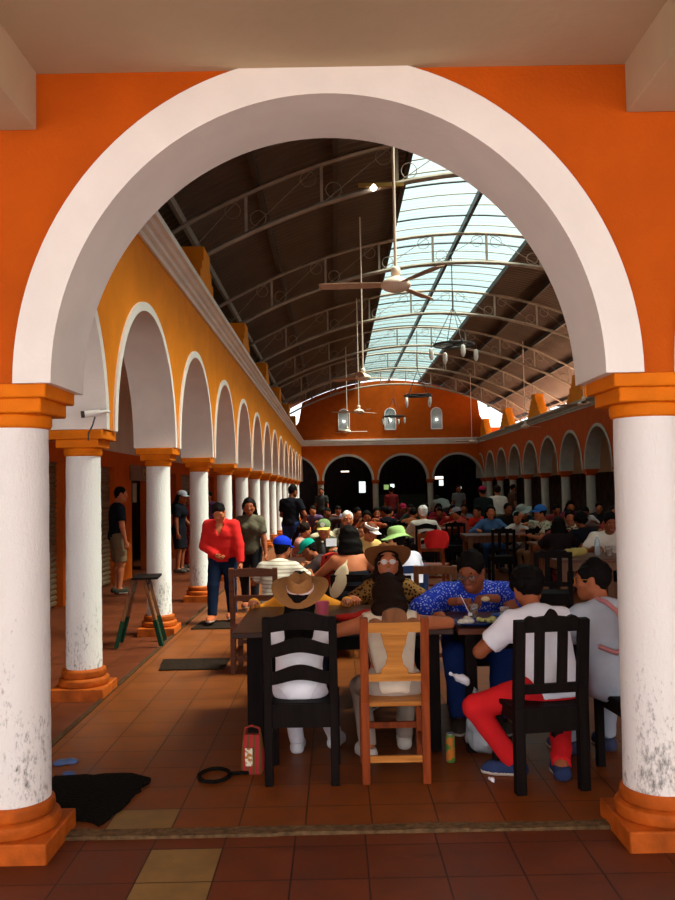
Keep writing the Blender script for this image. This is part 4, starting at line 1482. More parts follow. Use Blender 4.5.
# ------------------------------------------------------------------ chairs and tables
def make_chair(label, x, y, face, style='plain', wood=None, wood2=None, group=None, wd=0.40, hgt=0.92, seat=0.44, dep=0.40, post=0.045):
    wood = wood or M_BROWNWOOD
    w2 = wood2 or wood
    t = thing('chair', label, 'chair', (x, y, 0), R(face), group)
    hx, hy = wd / 2 - post / 2, dep / 2 - post / 2
    lean = 0.055
    def by(z):                                   # the back posts lean back above the seat
        return -hy - max(0, (z - seat)) / (hgt - seat) * lean
    sb = MB().box(-wd / 2, wd / 2, -dep / 2 + 0.02, dep / 2 + 0.012, seat - 0.028, seat)
    sb.build('seat', w2, t, smooth=0, bevel=0.008)
    for q in (-1, 1):
        MB().box(q * hx - post / 2, q * hx + post / 2, hy - post / 2, hy + post / 2, 0, seat - 0.026).build('front_leg', wood, t, smooth=0, bevel=0.005)
        m = MB()
        m.bar((q * hx, by(0), 0), (q * hx, by(0), seat), post, post, (0, 1, 0))
        m.bar((q * hx, by(0), seat - 0.002), (q * hx, by(hgt), hgt - (0.0 if style != 'slats' else 0.03)), post, post * 0.9, (0, 1, 0))
        m.build('back_post', wood, t, smooth=0, bevel=0.005)
    for q in (-1, 1):
        MB().box(q * hx - 0.011, q * hx + 0.011, -hy, hy, seat - 0.085, seat - 0.028).build('apron', wood, t, smooth=0)
        if style not in ('slats', 'ladder'):
            MB().box(q * hx - 0.012, q * hx + 0.012, -hy, hy, 0.15, 0.185).build('stretcher', wood, t, smooth=0)
    ap = 0.10 if style in ('slats', 'ladder') else 0.06
    if style != 'splat':
        MB().box(-hx, hx, -hy - 0.012, -hy + 0.012, seat - 0.028 - ap, seat - 0.004).build('apron', wood, t, smooth=0)
    MB().box(-hx, hx, hy - 0.012, hy + 0.012, seat - 0.088, seat - 0.028).build('apron', wood, t, smooth=0)
    def rail(name, z0f, z1f, m, th=0.024, n=18, off=0.0):
        """back rail with curved lower and upper edges given as functions of u in -1..1"""
        o = MB()
        vs, fs = [], []
        for i in range(n + 1):
            u = -1 + 2 * i / n
            xx = u * (hx + 0.004)
            for (z, d) in ((z0f(u), -1), (z0f(u), 1), (z1f(u), 1), (z1f(u), -1)):
                vs.append((xx, by(z) + d * th / 2 + off - 0.02 * (1 - u * u) * (1 if style == 'ladder' else 0), z))
        for i in range(n):
            a, c = 4 * i, 4 * i + 4
            for s in range(4):
                s2 = (s + 1) % 4
                fs.append((a + s, a + s2, c + s2, c + s))
        fs += [(3, 2, 1, 0), (4 * n, 4 * n + 1, 4 * n + 2, 4 * n + 3)]
        o.add(vs, fs)
        return o.build(name, m, t, smooth=40)
    if style == 'ladder':
        rail('crest_rail', lambda u: hgt - 0.085 + 0.022 * math.cos(u * PI / 2), lambda u: hgt + 0.035 * (math.cos(u * PI) * 0.5 + 0.5), w2)
        for z in (hgt - 0.215, hgt - 0.365):
            rail('slat', lambda u, z=z: z - 0.005 + 0.032 * (math.cos(u * PI) * 0.5 + 0.5), lambda u, z=z: z + 0.062 + 0.045 * (math.cos(u * PI) * 0.5 + 0.5), w2)
    elif style == 'splat':
        def top(u):
            a = abs(u)
            if a < 0.40:
                return hgt + 0.045 * math.sqrt(max(0, 1 - (a / 0.42) ** 2)) + 0.005
            if a < 0.82:
                return hgt - 0.020 + 0.016 * math.sin((a - 0.40) / 0.42 * PI)
            return hgt - 0.045
        rail('crest_rail', lambda u: hgt - 0.082, lambda u: hgt - 0.028, w2, th=0.030)
        rail('crest_carving', lambda u: hgt - 0.05, top, M_BROWNWOOD, th=0.022, n=60)
        rail('lower_rail', lambda u: seat + 0.115, lambda u: seat + 0.155, w2, th=0.028)
        pr = [(0.075, 0.0), (0.072, 0.03), (0.050, 0.055), (0.040, 0.10), (0.048, 0.14), (0.062, 0.175), (0.068, 0.21), (0.074, 0.225), (0.074, 0.245)]
        z0 = seat + 0.15
        k = (hgt - 0.075 - z0) / 0.245
        pl = [(-a, z0 + b * k) for a, b in pr] + [(a, z0 + b * k) for a, b in reversed(pr)]
        o = MB()
        o.prism(pl, 'y', -0.008, 0.008)
        o.v = [(a, b + by(c), c) for a, b, c in o.v]
        o.build('splat', w2, t, smooth=0, bevel=0.003)
    elif style == 'slats':
        def top(u):
            a = abs(u)
            base = hgt - 0.04 + 0.028 * max(0, math.cos(a * PI / 2 * 0.95))
            return base + 0.014 * max(0, math.cos(u * PI * 3.0)) + (0.022 * math.cos(a / 0.2 * PI / 2) if a < 0.2 else 0)
        rail('crest_rail', lambda u: hgt - 0.095, top, w2, th=0.032, n=48)
        rail('lower_rail', lambda u: seat + 0.075, lambda u: seat + 0.125, w2, th=0.028)
        zt, zb_ = hgt - 0.08, seat + 0.115
        for u in (-0.36, 0.36):
            m = MB()
            m.bar((u * hx, by(zb_), zb_), (u * hx, by(zt), zt), 0.052, 0.018, (0, 1, 0))
            m.build('slat', wood, t, smooth=0)
    else:
        rail('crest_rail', lambda u: hgt - 0.075, lambda u: hgt - 0.012 + 0.012 * (1 - u * u), w2, th=0.024)
        rail('back_rail', lambda u: seat + 0.20, lambda u: seat + 0.25, wood, th=0.022)
    # rungs behind
    if style not in ('slats', 'ladder'):
        MB().box(-hx, hx, -hy - 0.011, -hy + 0.011, 0.115, 0.150).build('stretcher', w2, t, smooth=0)
        MB().box(-hx, hx, hy - 0.011, hy + 0.011, 0.20, 0.235).build('stretcher', wood, t, smooth=0)
    return t

def make_table(label, x0, x1, y0, y1, top=None, leg=None, h=0.75, lw=0.075, inset=0.04, group=None, thick=0.035, apron=0.10):
    top = top or M_DARKBROWN
    leg = leg or top
    cx, cy = (x0 + x1) / 2, (y0 + y1) / 2
    t = thing('table', label, 'table', (cx, cy, 0), 0, group)
    a, b = (x1 - x0) / 2, (y1 - y0) / 2
    MB().box(-a, a, -b, b, h - thick, h).build('tabletop', top, t, smooth=0, bevel=0.006)
    for sx in (-1, 1):
        for sy in (-1, 1):
            px, py = sx * (a - inset - lw / 2), sy * (b - inset - lw / 2)
            MB().box(px - lw / 2, px + lw / 2, py - lw / 2, py + lw / 2, 0, h - thick).build('leg', leg, t, smooth=0, bevel=0.005)
    e = inset + lw / 2
    for sy in (-1, 1):
        MB().box(-a + e, a - e, sy * (b - e) - 0.012, sy * (b - e) + 0.012, h - thick - apron, h - thick).build('apron', leg, t, smooth=0)
    for sx in (-1, 1):
        MB().box(sx * (a - e) - 0.012, sx * (a - e) + 0.012, -b + e, b - e, h - thick - apron, h - thick).build('apron', leg, t, smooth=0)
    return t

M_DKTABLE = mat_wood('dark_table_wood', (0.022, 0.009, 0.006), (0.05, 0.018, 0.010), 0.30, axis=0)
M_BLACKLEG = M_BLACKWOOD
# foreground tables pushed together
make_table('dark table with thick black legs behind the two front chairs', -0.64, 0.70, 5.08, 6.22, M_DKTABLE, M_BLACKLEG, lw=0.10, inset=0.08)
make_table('dark red-brown table carrying the blue trays', 0.72, 1.56, 5.06, 5.80, M_DARKBROWN, M_BLACKLEG, lw=0.07, inset=0.05)

make_chair('black ladder-back chair with three curved slats, under the tan hat', -0.205, 4.80, -1, 'ladder', M_BLACKWOOD, wd=0.405, hgt=0.915)
make_chair('honey-coloured wooden chair with vase-shaped splat and carved crest', 0.305, 4.80, 0, 'splat', M_REDWOOD, M_HONEYX, wd=0.375, hgt=0.905)
make_chair('black chair with upright slats behind the white T-shirt and red trousers', 1.085, 4.62, 8, 'slats', M_BLACKWOOD, wd=0.405, hgt=0.935, post=0.055)
make_chair('black chair beside the right porch column, seen from its side', 1.68, 4.68, 6, 'slats', M_BLACKWOOD, wd=0.40, hgt=0.93)
make_chair('red-brown wooden chair left of the dark table, under the striped shirt', -0.72, 7.60, -4, 'plain', M_DARKBROWN, wd=0.43, hgt=0.93)

# ------------------------------------------------------------------ people, foreground
M_DOTS = mat_two('blue_dotted_cloth', (0.40, 0.48, 0.85), (0.012, 0.040, 0.48), 'dots', 58, 0.30, soft=0.08)
M_LEOPARD = mat_two('leopard_cloth', (0.012, 0.006, 0.004), (0.26, 0.125, 0.03), 'dots', 44, 0.40, soft=0.05)
M_STRIPES = mat_two('striped_jersey', (0.62, 0.55, 0.45), (0.34, 0.27, 0.22), 'wave', 9, 0.80, axis=2, soft=0.05)
M_FLORAL = mat_two('floral_print', (0.62, 0.50, 0.30), (0.10, 0.035, 0.025), 'noise', 26, 0.52, soft=0.03)
M_FLORAL2 = mat_two('leafy_print', (0.55, 0.50, 0.38), (0.16, 0.20, 0.10), 'noise', 22, 0.55, soft=0.03)
M_REDPRINT = mat_two('red_print', (0.45, 0.04, 0.03), (0.16, 0.02, 0.03), 'noise', 22, 0.5, soft=0.05)
M_PINKPRINT = mat_two('pink_print', (0.55, 0.28, 0.22), (0.45, 0.12, 0.10), 'noise', 24, 0.5, soft=0.1)
WHITE = (0.90, 0.88, 0.95)

person('person in white T-shirt and tan felt hat on the black ladder-back chair', -0.225, 4.80, -3, H=1.36, seat=0.44, lean=12, bend=8, head=(-4, 0, 0), tone=1,
       shirt=WHITE, sleeve='short', bot=(0.72, 0.69, 0.76), bottom='trousers', shoe=(0.62, 0.62, 0.66), hair='long', lod=0,
       lh=(-0.12, 0.42, 0.79), rh=(0.12, 0.42, 0.79), lel=(-0.15, -0.2, -1), rel=(0.15, -0.2, -1), lf=(-0.06, 0.42, 0), rf=(0.17, 0.50, 0), lhand='down',
       hat=dict(kind='brim', m=M_STRAW, band=M_BANDW, tilt=20, brim=0.198))
person('woman in cream sleeveless top with long dark hair on the honey wooden chair', 0.315, 4.84, 2, H=1.52, seat=0.44, lean=24, bend=9, head=(24, 0, 0), tone=4, female=True, hlen=0.12,
       shirt=(0.74, 0.62, 0.48), sleeve='none', bot=(0.42, 0.33, 0.27), shoe=(0.60, 0.55, 0.50), hair='long', hair_mat=M_HAIRBRN, lod=0,
       lh=(-0.46, 0.40, 0.79), rh=(0.36, 0.50, 0.79), lel=(-1, 0.0, -0.25), rel=(1, -0.2, -0.15), lf=(-0.14, 0.22, 0), rf=(0.10, 0.42, 0))
person('woman with brown hat, spectacles and leopard-print top facing the camera', 0.40, 6.62, 178, H=1.50, seat=0.44, lean=14, bend=6, head=(-10, 0, 0), tone=4, female=True,
       shirt_mat=M_LEOPARD, sleeve='short', bot=(0.05, 0.03, 0.03), hair='bob', hair_mat=M_HAIRBRN, lod=0, glasses=M_FAN, lens=M_LENSGLINT,
       lh=(-0.30, 0.36, 0.79), rh=(0.28, 0.36, 0.79),
       hat=dict(kind='brim', m=M_BROWNFELT, band=M_HAIRBRN, tilt=24, brim=0.192))
person('man in blue dotted shirt bent over the blue trays, eating', 0.965, 6.04, 176, H=1.74, seat=0.43, lean=19, bend=12, head=(26, -24, 0), tone=2, bulk=1.5,
       shirt_mat=M_DOTS, sleeve='short', slen=1.12, bot=(0.02, 0.05, 0.22), hair='short', lod=0, glasses=M_DARKSTEEL,
       lh=(-0.09, 0.50, 0.87), rh=(0.15, 0.50, 0.85), lel=(-1, 0.1, -0.30), rel=(1, 0.1, -0.30), grip=0.8)
person('person in white T-shirt and red trousers with black curly hair, from behind', 1.185, 4.68, 16, H=1.55, seat=0.44, lean=20, bend=8, head=(14, -12, 0), tone=1,
       shirt_mat=M_WHITECLOTH, sleeve='short', bot=(0.62, 0.018, 0.022), shoe=(0.03, 0.045, 0.12), hair='curly', lod=0, bulk=1.08,
       lh=(-0.14, 0.34, 0.80), rh=(0.22, 0.36, 0.80), lf=(-0.20, 0.10, 0), rf=(0.02, -0.03, 0), lk=(-0.9, 0.5, 0.6), rk=(0.5, 0.8, 0.6))
person('woman in pale grey top and glasses turned to the left beside the right column', 1.585, 4.76, 14, H=1.58, seat=0.44, lean=16, bend=8, head=(4, 52, 0), tone=1, female=True, bulk=1.12,
       shirt=(0.46, 0.50, 0.58), sleeve='short', bot=(0.40, 0.44, 0.52), shoe=(0.05, 0.06, 0.12), hair='short', lod=0, glasses=M_HONEY,
       lh=(-0.20, 0.40, 0.80), rh=(0.14, 0.42, 0.80))
person('child in orange-yellow shirt leaning on the table behind the tan hat', -0.27, 6.40, 180, H=1.36, seat=0.45, lean=22, bend=10, head=(40, 0, 0), tone=1,
       shirt=(0.70, 0.27, 0.03), sleeve='long', bot=(0.05, 0.05, 0.08), hair='short', lod=1, lh=(-0.34, 0.26, 0.79), rh=(0.34, 0.26, 0.79), lel=(-1, 0.1, -0.2), rel=(1, 0.1, -0.2))

# mid distance, the long second table
def PX(px, z):
    return (px - 336.0) / 835.0 * z
make_table('long dark table in the middle of the hall, between the two rows of diners', -0.62, 0.78, 9.0, 10.75, M_DKTABLE, M_BLACKLEG)
person('man in striped shirt and bright blue cap seen from behind', -0.585, 8.02, -14, H=1.52, seat=0.45, lean=12, bend=8, head=(8, -14, 0), tone=1, bulk=1.0, shirt_mat=M_STRIPES, bot=(0.18, 0.12, 0.10),
       hair='short', lod=1, hat=dict(kind='cap', col=(0.010, 0.035, 0.50)), lh=(-0.20, 0.42, 0.79), rh=(0.22, 0.42, 0.79))
person('woman with dark bob and bare back in a black strapless dress', 0.145, 8.45, 4, H=1.62, seat=0.45, lean=8, bend=6, head=(8, 10, 0), tone=4, female=True, bulk=1.12, shirt=(0.010, 0.010, 0.014), sleeve='none', strapless=True,
       bottom='dress', hair='wavy', lod=1, lh=(-0.24, 0.40, 0.79), rh=(0.22, 0.44, 0.79), bot=(0.010, 0.010, 0.014))
person('person in pale lilac top and light green bucket hat, from behind', 0.80, 8.75, 38, H=1.60, seat=0.45, lean=17, bend=8, head=(10, 0, 0), tone=3, shirt=(0.62, 0.60, 0.70), sleeve='short', bot=(0.05, 0.06, 0.10), hair='short', lod=1, female=True,
       hat=dict(kind='bucket', col=(0.40, 0.62, 0.22), brim=0.165))
person('child in teal cap facing left at the middle table', -0.06, 9.15, 76, H=1.38, seat=0.45, lean=14, bend=10, head=(34, 0, 0), tone=1, shirt=(0.05, 0.03, 0.03), bot=(0.05, 0.05, 0.08), hair='short', lod=1, child=True,
       hat=dict(kind='cap', col=(0.01, 0.33, 0.24)), lh=(-0.1, 0.3, 0.79), rh=(0.16, 0.3, 0.79))
person('man in green and yellow cap and dark green shirt facing the camera', -0.13, 11.7, 172, H=1.66, seat=0.45, lean=14, bend=10, head=(14, 0, 0), tone=4, bulk=1.2, shirt=(0.06, 0.055, 0.03), bot=(0.05, 0.05, 0.05), hair='short', lod=1,
       hat=dict(kind='cap', col=(0.16, 0.22, 0.10), col2=(0.72, 0.55, 0.14), band=M_HAIRGRY))
person('girl in pink patterned shirt sitting sideways left of the green cap', -0.56, 12.2, -100, H=1.44, seat=0.45, lean=6, bend=4, head=(6, 35, 0), tone=4, shirt_mat=M_PINKPRINT, bot=(0.30, 0.12, 0.08), hair='tail', hair_mat=M_HAIRBRN, lod=1, female=True)
person('white-haired man in pale leafy shirt facing the camera', 0.19, 13.0, 168, H=1.74, seat=0.45, lean=4, bend=4, head=(10, 20, 0), tone=4, shirt_mat=M_FLORAL2, bot=(0.1, 0.1, 0.1), hair='buzz', hair_mat=M_HAIRGRY, lod=1)
person('person in cream shirt bowed forward behind the green cap, back to the camera', -0.12, 12.75, 4, H=1.80, seat=0.47, lean=26, bend=18, head=(64, 0, 0), tone=3, bulk=1.15, shirt=(0.58, 0.48, 0.32), bot=(0.1, 0.1, 0.1), hair='short', lod=1)
person('woman in pale yellow shirt and white visor at the middle table', 0.36, 11.3, -165, H=1.56, seat=0.45, lean=12, bend=8, head=(24, 40, 0), tone=4, female=True, shirt=(0.78, 0.52, 0.18), bot=(0.2, 0.2, 0.2), hair='bun', hair_mat=M_HAIRRED, lod=1,
       hat=dict(kind='visor', col=(0.82, 0.74, 0.70)))
person('fair-haired child in grey and white shirt beside the yellow shirt', 0.56, 12.3, 120, H=1.40, seat=0.45, lean=12, bend=8, head=(14, 20, 0), tone=3, child=True, shirt=(0.42, 0.38, 0.44), bot=(0.2, 0.2, 0.2), hair='short', hair_mat=M_HAIRRED, lod=1)
person('man in black shirt and blue jeans standing beyond the striped shirt', -0.93, 17.2, -25, H=1.70, lean=3, bend=2, head=(8, -30, 0), tone=2, bulk=1.2, shirt=(0.008, 0.010, 0.010), bot=(0.02, 0.04, 0.14), hair='short', lod=1, lh=(-0.16, 0.30, 1.0), rh=(0.22, 0.24, 1.0), lhand='in', rhand='in')

# walking towards the camera along the left aisle
person('woman in red cardigan and dark jeans walking along the left aisle', -1.40, 10.35, 172, H=1.49, lean=6, bend=6, head=(36, 6, 0), tone=4, female=True, bulk=1.42, vneck=True, shirt=(0.62, 0.022, 0.020), sleeve='long', bot=(0.010, 0.018, 0.045), hair='short', lod=0,
       lh=(-0.28, 0.16, 0.66), rh=(0.03, 0.20, 0.84), rel=(1, -0.3, -0.1), lf=(-0.07, -0.16, 0.0), rf=(0.09, 0.20, 0.0), lhand='in', rhand='in', shoe=(0.45, 0.12, 0.05))
person('woman in olive grey T-shirt walking behind the red cardigan', -1.16, 11.3, 176, H=1.50, lean=3, bend=2, head=(10, 10, 0), tone=1, female=True, shirt=(0.10, 0.085, 0.055), bot=(0.018, 0.018, 0.022), hair='long', lod=0,
       lh=(-0.24, 0.12, 0.70), rh=(0.24, 0.03, 0.70), lf=(-0.06, 0.10, 0), rf=(0.09, -0.14, 0), lhand='in', rhand='in', shoe=(0.40, 0.12, 0.06))
person('man in black T-shirt and khaki shorts standing before the shutters', -3.50, 13.4, -62, H=1.70, lean=0, bend=2, head=(6, -10, 0), tone=4, shirt=(0.012, 0.014, 0.020), bottom='shorts', bot=(0.22, 0.16, 0.09), hair='buzz', lod=0,
       lhand='in', rhand='in', bulk=1.12, shoe=(0.05, 0.05, 0.035), lh=(-0.26, 0.05, 0.78), rh=(0.26, 0.08, 0.80))
person('woman in short black dress and pale cap beyond the second arcade column', -3.13, 16.7, -100, H=1.62, lean=2, bend=2, head=(8, -10, 0), tone=1, female=True, shirt=(0.012, 0.012, 0.016), bottom='skirt', bot=(0.012, 0.012, 0.016), hair='long', lod=1,
       hat=dict(kind='cap', col=(0.45, 0.48, 0.55)), lhand='in', rhand='in', lh=(-0.22, 0.2, 0.9))
person('woman in long red patterned dress in the left corridor', -3.05, 17.6, 160, H=1.58, lean=2, bend=2, head=(6, 0, 0), tone=2, female=True, shirt_mat=M_REDPRINT, sleeve='three', bottom='trousers', bot_mat=M_REDPRINT, hair='long', lod=1, lhand='in', rhand='in')
person('person in purple top deeper in the left corridor', -3.15, 21.0, 150, H=1.60, lean=2, bend=2, tone=1, shirt=(0.16, 0.06, 0.16), bot=(0.05, 0.04, 0.06), hair='short', lod=2, lhand='in', rhand='in')
# ------------------------------------------------------------------ people and furniture, right and back of the hall
def seat_at(px, z):
    return PX(px, z), z
make_table('dark brown table in front of the woman in the denim shirt', PX(466, 14.8), PX(556, 14.8), 14.8, 15.6, M_DARKBROWN, M_BROWNWOOD, group=None)
make_table('brown table at the right with bread and a water bottle', PX(556, 9.6), PX(640, 9.6), 9.6, 10.6, M_DARKBROWN, M_BROWNWOOD)
make_table('low brown table right of the denim shirt', PX(536, 12.3), PX(600, 12.3), 12.3, 13.0, M_BROWNWOOD, M_BROWNWOOD)
make_table('red-brown table beyond the red chair', PX(438, 17.6), PX(476, 17.6), 17.6, 18.5, M_REDWOOD, M_REDWOOD)
make_table('dark table near the back, left of centre', PX(370, 19.5), PX(425, 19.5), 19.5, 20.5, M_DKTABLE, M_DKTABLE)
make_table('dark table at the far right of the hall', PX(545, 17.4), PX(610, 17.4), 17.4, 18.3, M_DKTABLE, M_DKTABLE)

ch = make_chair('black ladder-back chair of the person in the pale shirt, mid hall', PX(424, 15.7), 15.7, 2, 'ladder', M_BLACKWOOD)
make_chair('red-brown chair with a red cloth over its back', PX(433, 12.9), 12.9, -18, 'plain', M_REDWOOD)
make_chair('brown wooden chair standing empty behind the blue dotted shirt', PX(436, 7.6), 7.6, -12, 'plain', M_BROWNWOOD, wd=0.38)
make_chair('blue painted chair of the green bucket hat', PX(404, 8.3), 8.30, 10, 'plain', mat('blue_paint', (0.012, 0.045, 0.15), 0.6), wd=0.34, hgt=0.86)
make_chair('dark chair under the woman in the strapless dress', 0.13, 8.2, 2, 'plain', M_BLACKWOOD, hgt=0.80)
pc = make_chair('dark wooden chair beside the bread table', PX(550, 9.25), 9.25, -10, 'slats', M_BLACKWOOD)
for (px, z, f, lab, st) in ((500, 14.2, 0, 'black wooden chair tucked under the denim shirt table', 'plain'),
                            (532, 14.1, 6, 'black wooden chair right of the tucked one at the denim shirt table', 'plain'), (455, 17.0, -8, 'dark chair at the red-brown table', 'plain'),
                            (600, 16.7, 30, 'dark chair at the far right table', 'plain'), (388, 18.9, 5, 'black chair at the dark table near the back', 'plain')):
    dup(pc, (PX(px, z), z, 0), R(f), label=lab)

# cloths and bags hung on chairs
def drape(label, x, y, z, w, h, m, rz=0.0, seed=1, cat='cloth', name='cloth', depth=0.09):
    rg = random.Random(seed)
    o = MB()
    nx, nz = 14, 12
    vs, fs = [], []
    for s in (-1, 1):
        for j in range(nz + 1):
            q = j / nz
            for i in range(nx + 1):
                u = -1 + 2 * i / nx
                d = depth * (0.45 + 0.55 * q) * math.sqrt(max(0.02, 1 - u * u)) + 0.012 * math.sin(5 * u + seed + 2 * q)
                zz = -h * q * (1 - 0.12 * u * u) + 0.02 * math.cos(u * 2.2)
                vs.append((u * w / 2 * (0.86 + 0.14 * math.sin(PI * q)), s * d, zz))
    W_ = nx + 1
    S_ = W_ * (nz + 1)
    for s in (0, 1):
        for j in range(nz):
            for i in range(nx):
                a = s * S_ + j * W_ + i
                fs.append((a, a + 1, a + 1 + W_, a + W_) if s else (a, a + W_, a + 1 + W_, a + 1))
    for i in range(nx):
        fs.append((i, i + 1, S_ + i + 1, S_ + i))
        a = nz * W_ + i
        fs.append((a, S_ + a, S_ + a + 1, a + 1))
    for j in range(nz):
        a = j * W_
        fs.append((a, S_ + a, S_ + a + W_, a + W_))
        a += nx
        fs.append((a, a + W_, S_ + a + W_, S_ + a))
    o.add(vs, fs)
    ob = o.build(name, m, None, smooth=60)
    ob.location = (x, y, z)
    ob.rotation_euler = (0, 0, rz)
    return tag(ob, label, cat)
drape('bright red cloth thrown over the red-brown chair', PX(434, 12.9), 12.66, 0.95, 0.38, 0.27, cloth('red_cloth', (0.60, 0.02, 0.02)), R(-18), 2)
drape('red shawl over the chair left of the bare back', PX(333, 8.6), 8.75, 0.93, 0.30, 0.34, cloth('red_shawl', (0.42, 0.03, 0.02)), R(20), 3)
make_chair('dark chair holding the red shawl', PX(333, 8.6), 8.98, 20, 'plain', M_BLACKWOOD, wd=0.36)
_o = np_mesh('bag', [field_mesh([Ell((0.02, 7.98, 0.73), (0.075, 0.035, 0.17), rot('Y', R(22))), Cone((0.07, 7.98, 0.86), (0.10, 8.0, 0.93), 0.012, 0.010)], 0.012)], cloth('cream_canvas', (0.60, 0.47, 0.30)), None)
tag(_o, 'cream cloth bag hanging beside the bare back', 'bag')

P2 = person
P2('person in pale shirt seen from behind on the mid-hall ladder-back chair', PX(424, 15.8), 15.82, 2, H=1.72, seat=0.45, lean=6, bend=4, tone=4, shirt=(0.55, 0.50, 0.44), sleeve='long', bot=(0.02, 0.02, 0.03), hair='short', hair_mat=M_HAIRGRY, lod=1, bulk=1.2)
P2('woman in denim blue shirt with long hair behind the brown table', PX(489, 16.2), 16.2, 182, H=1.66, seat=0.47, lean=10, bend=6, head=(4, -8, 0), tone=4, female=True, shirt=(0.07, 0.15, 0.30), sleeve='long', bot=(0.03, 0.07, 0.17), hair='long', lod=1, lh=(-0.34, 0.30, 0.79), rh=(0.30, 0.30, 0.79))
P2('child in white top at the brown table right of the denim shirt', PX(520, 16.0), 16.0, 150, H=1.36, seat=0.47, lean=14, bend=6, head=(10, 0, 0), tone=0, child=True, shirt=(0.62, 0.58, 0.52), bot=(0.1, 0.06, 0.06), hair='short', lod=1)
P2('man in blue cap and cream leafy shirt raising a cup', PX(546, 14.1), 14.1, 100, H=1.70, seat=0.46, lean=4, bend=4, head=(4, 0, 0), tone=0, shirt_mat=M_FLORAL2, bot=(0.2, 0.1, 0.05), hair='short', lod=1, bulk=1.15, rh=(0.10, 0.40, 1.12), lh=(-0.16, 0.44, 0.80), hat=dict(kind='cap', col=(0.03, 0.12, 0.36)))
P2('person in grey bucket hat behind the blue cap', PX(533, 17.2), 17.2, 120, H=1.66, seat=0.47, lean=18, bend=8, head=(26, 0, 0), tone=2, shirt=(0.02, 0.02, 0.03), bot=(0.02, 0.02, 0.02), hair='short', lod=2, hat=dict(kind='bucket', col=(0.26, 0.30, 0.27), brim=0.19))
P2('person in white shirt bowed over the far right table', PX(581, 18.9), 18.9, 176, H=1.68, seat=0.47, lean=28, bend=10, head=(34, 0, 0), tone=2, shirt=(0.58, 0.52, 0.48), bot=(0.05, 0.05, 0.05), hair='short', lod=2, bulk=1.15)
P2('woman in cream floral blouse eating, right of the blue cap', PX(570, 14.2), 14.2, 160, H=1.58, seat=0.46, lean=12, bend=8, head=(10, 10, 0), tone=0, female=True, shirt_mat=M_FLORAL, bot=(0.25, 0.02, 0.02), hair='short', lod=1, rh=(0.16, 0.30, 1.0))
P2('girl in dark red floral dress beside the cream blouse', PX(558, 13.45), 13.45, 170, H=1.40, seat=0.46, lean=12, bend=6, head=(10, -10, 0), tone=2, female=True, shirt_mat=M_REDPRINT, bot_mat=M_REDPRINT, hair='long', lod=1)
P2('person with bushy black hair and dark clothes, back turned, left of the white button shirt', PX(586, 12.4), 12.4, 6, H=1.60, seat=0.45, lean=14, bend=6, head=(8, 0, 0), tone=2, shirt=(0.015, 0.010, 0.010), bot=(0.02, 0.02, 0.02), hair='curly', lod=1)
P2('dark-haired person in black, back turned, left of the bushy hair', PX(560, 12.0), 12.0, -6, H=1.52, seat=0.45, lean=18, bend=6, head=(12, 0, 0), tone=2, shirt=(0.02, 0.012, 0.012), bot=(0.02, 0.02, 0.02), hair='bob', lod=1)
P2('man in white button shirt at the right, behind the water bottle', PX(608, 11.0), 11.0, 165, H=1.72, seat=0.46, lean=12, bend=8, head=(18, 10, 0), tone=2, shirt=(0.72, 0.62, 0.52), sleeve='short', bot=(0.05, 0.05, 0.06), hair='short', lod=1, bulk=1.25)
P2('woman in dark red blouse by the right column, far side', PX(613, 15.4), 15.4, 170, H=1.56, seat=0.46, lean=6, bend=4, tone=0, female=True, shirt=(0.24, 0.03, 0.025), bot=(0.05, 0.03, 0.03), hair='long', lod=2)
P2('woman in white top with diagonal strap and khaki skirt standing, back turned', PX(498, 20.0), 20.0, -4, H=1.62, lean=2, bend=2, tone=0, female=True, shirt=(0.66, 0.58, 0.48), bottom='skirt', bot=(0.17, 0.11, 0.055), hair='bun', hair_mat=M_HAIRBRN, lod=1, lhand='in', rhand='in', bulk=1.1)
P2('person in black with red cap standing left of the white top', PX(484, 19.4), 19.4, 10, H=1.60, lean=4, bend=2, tone=1, shirt=(0.015, 0.02, 0.018), bot=(0.01, 0.01, 0.01), hair='short', lod=2, lhand='in', rhand='in', hat=dict(kind='cap', col=(0.34, 0.015, 0.05)))
P2('man in grey T-shirt bending over a far table', PX(447, 25.0), 25.0, 20, H=1.74, lean=52, bend=12, head=(50, 0, 0), tone=2, shirt=(0.22, 0.25, 0.23), bot=(0.03, 0.03, 0.03), hair='short', lod=2, lh=(-0.2, 0.75, 0.8), rh=(0.2, 0.75, 0.8), bulk=1.3)
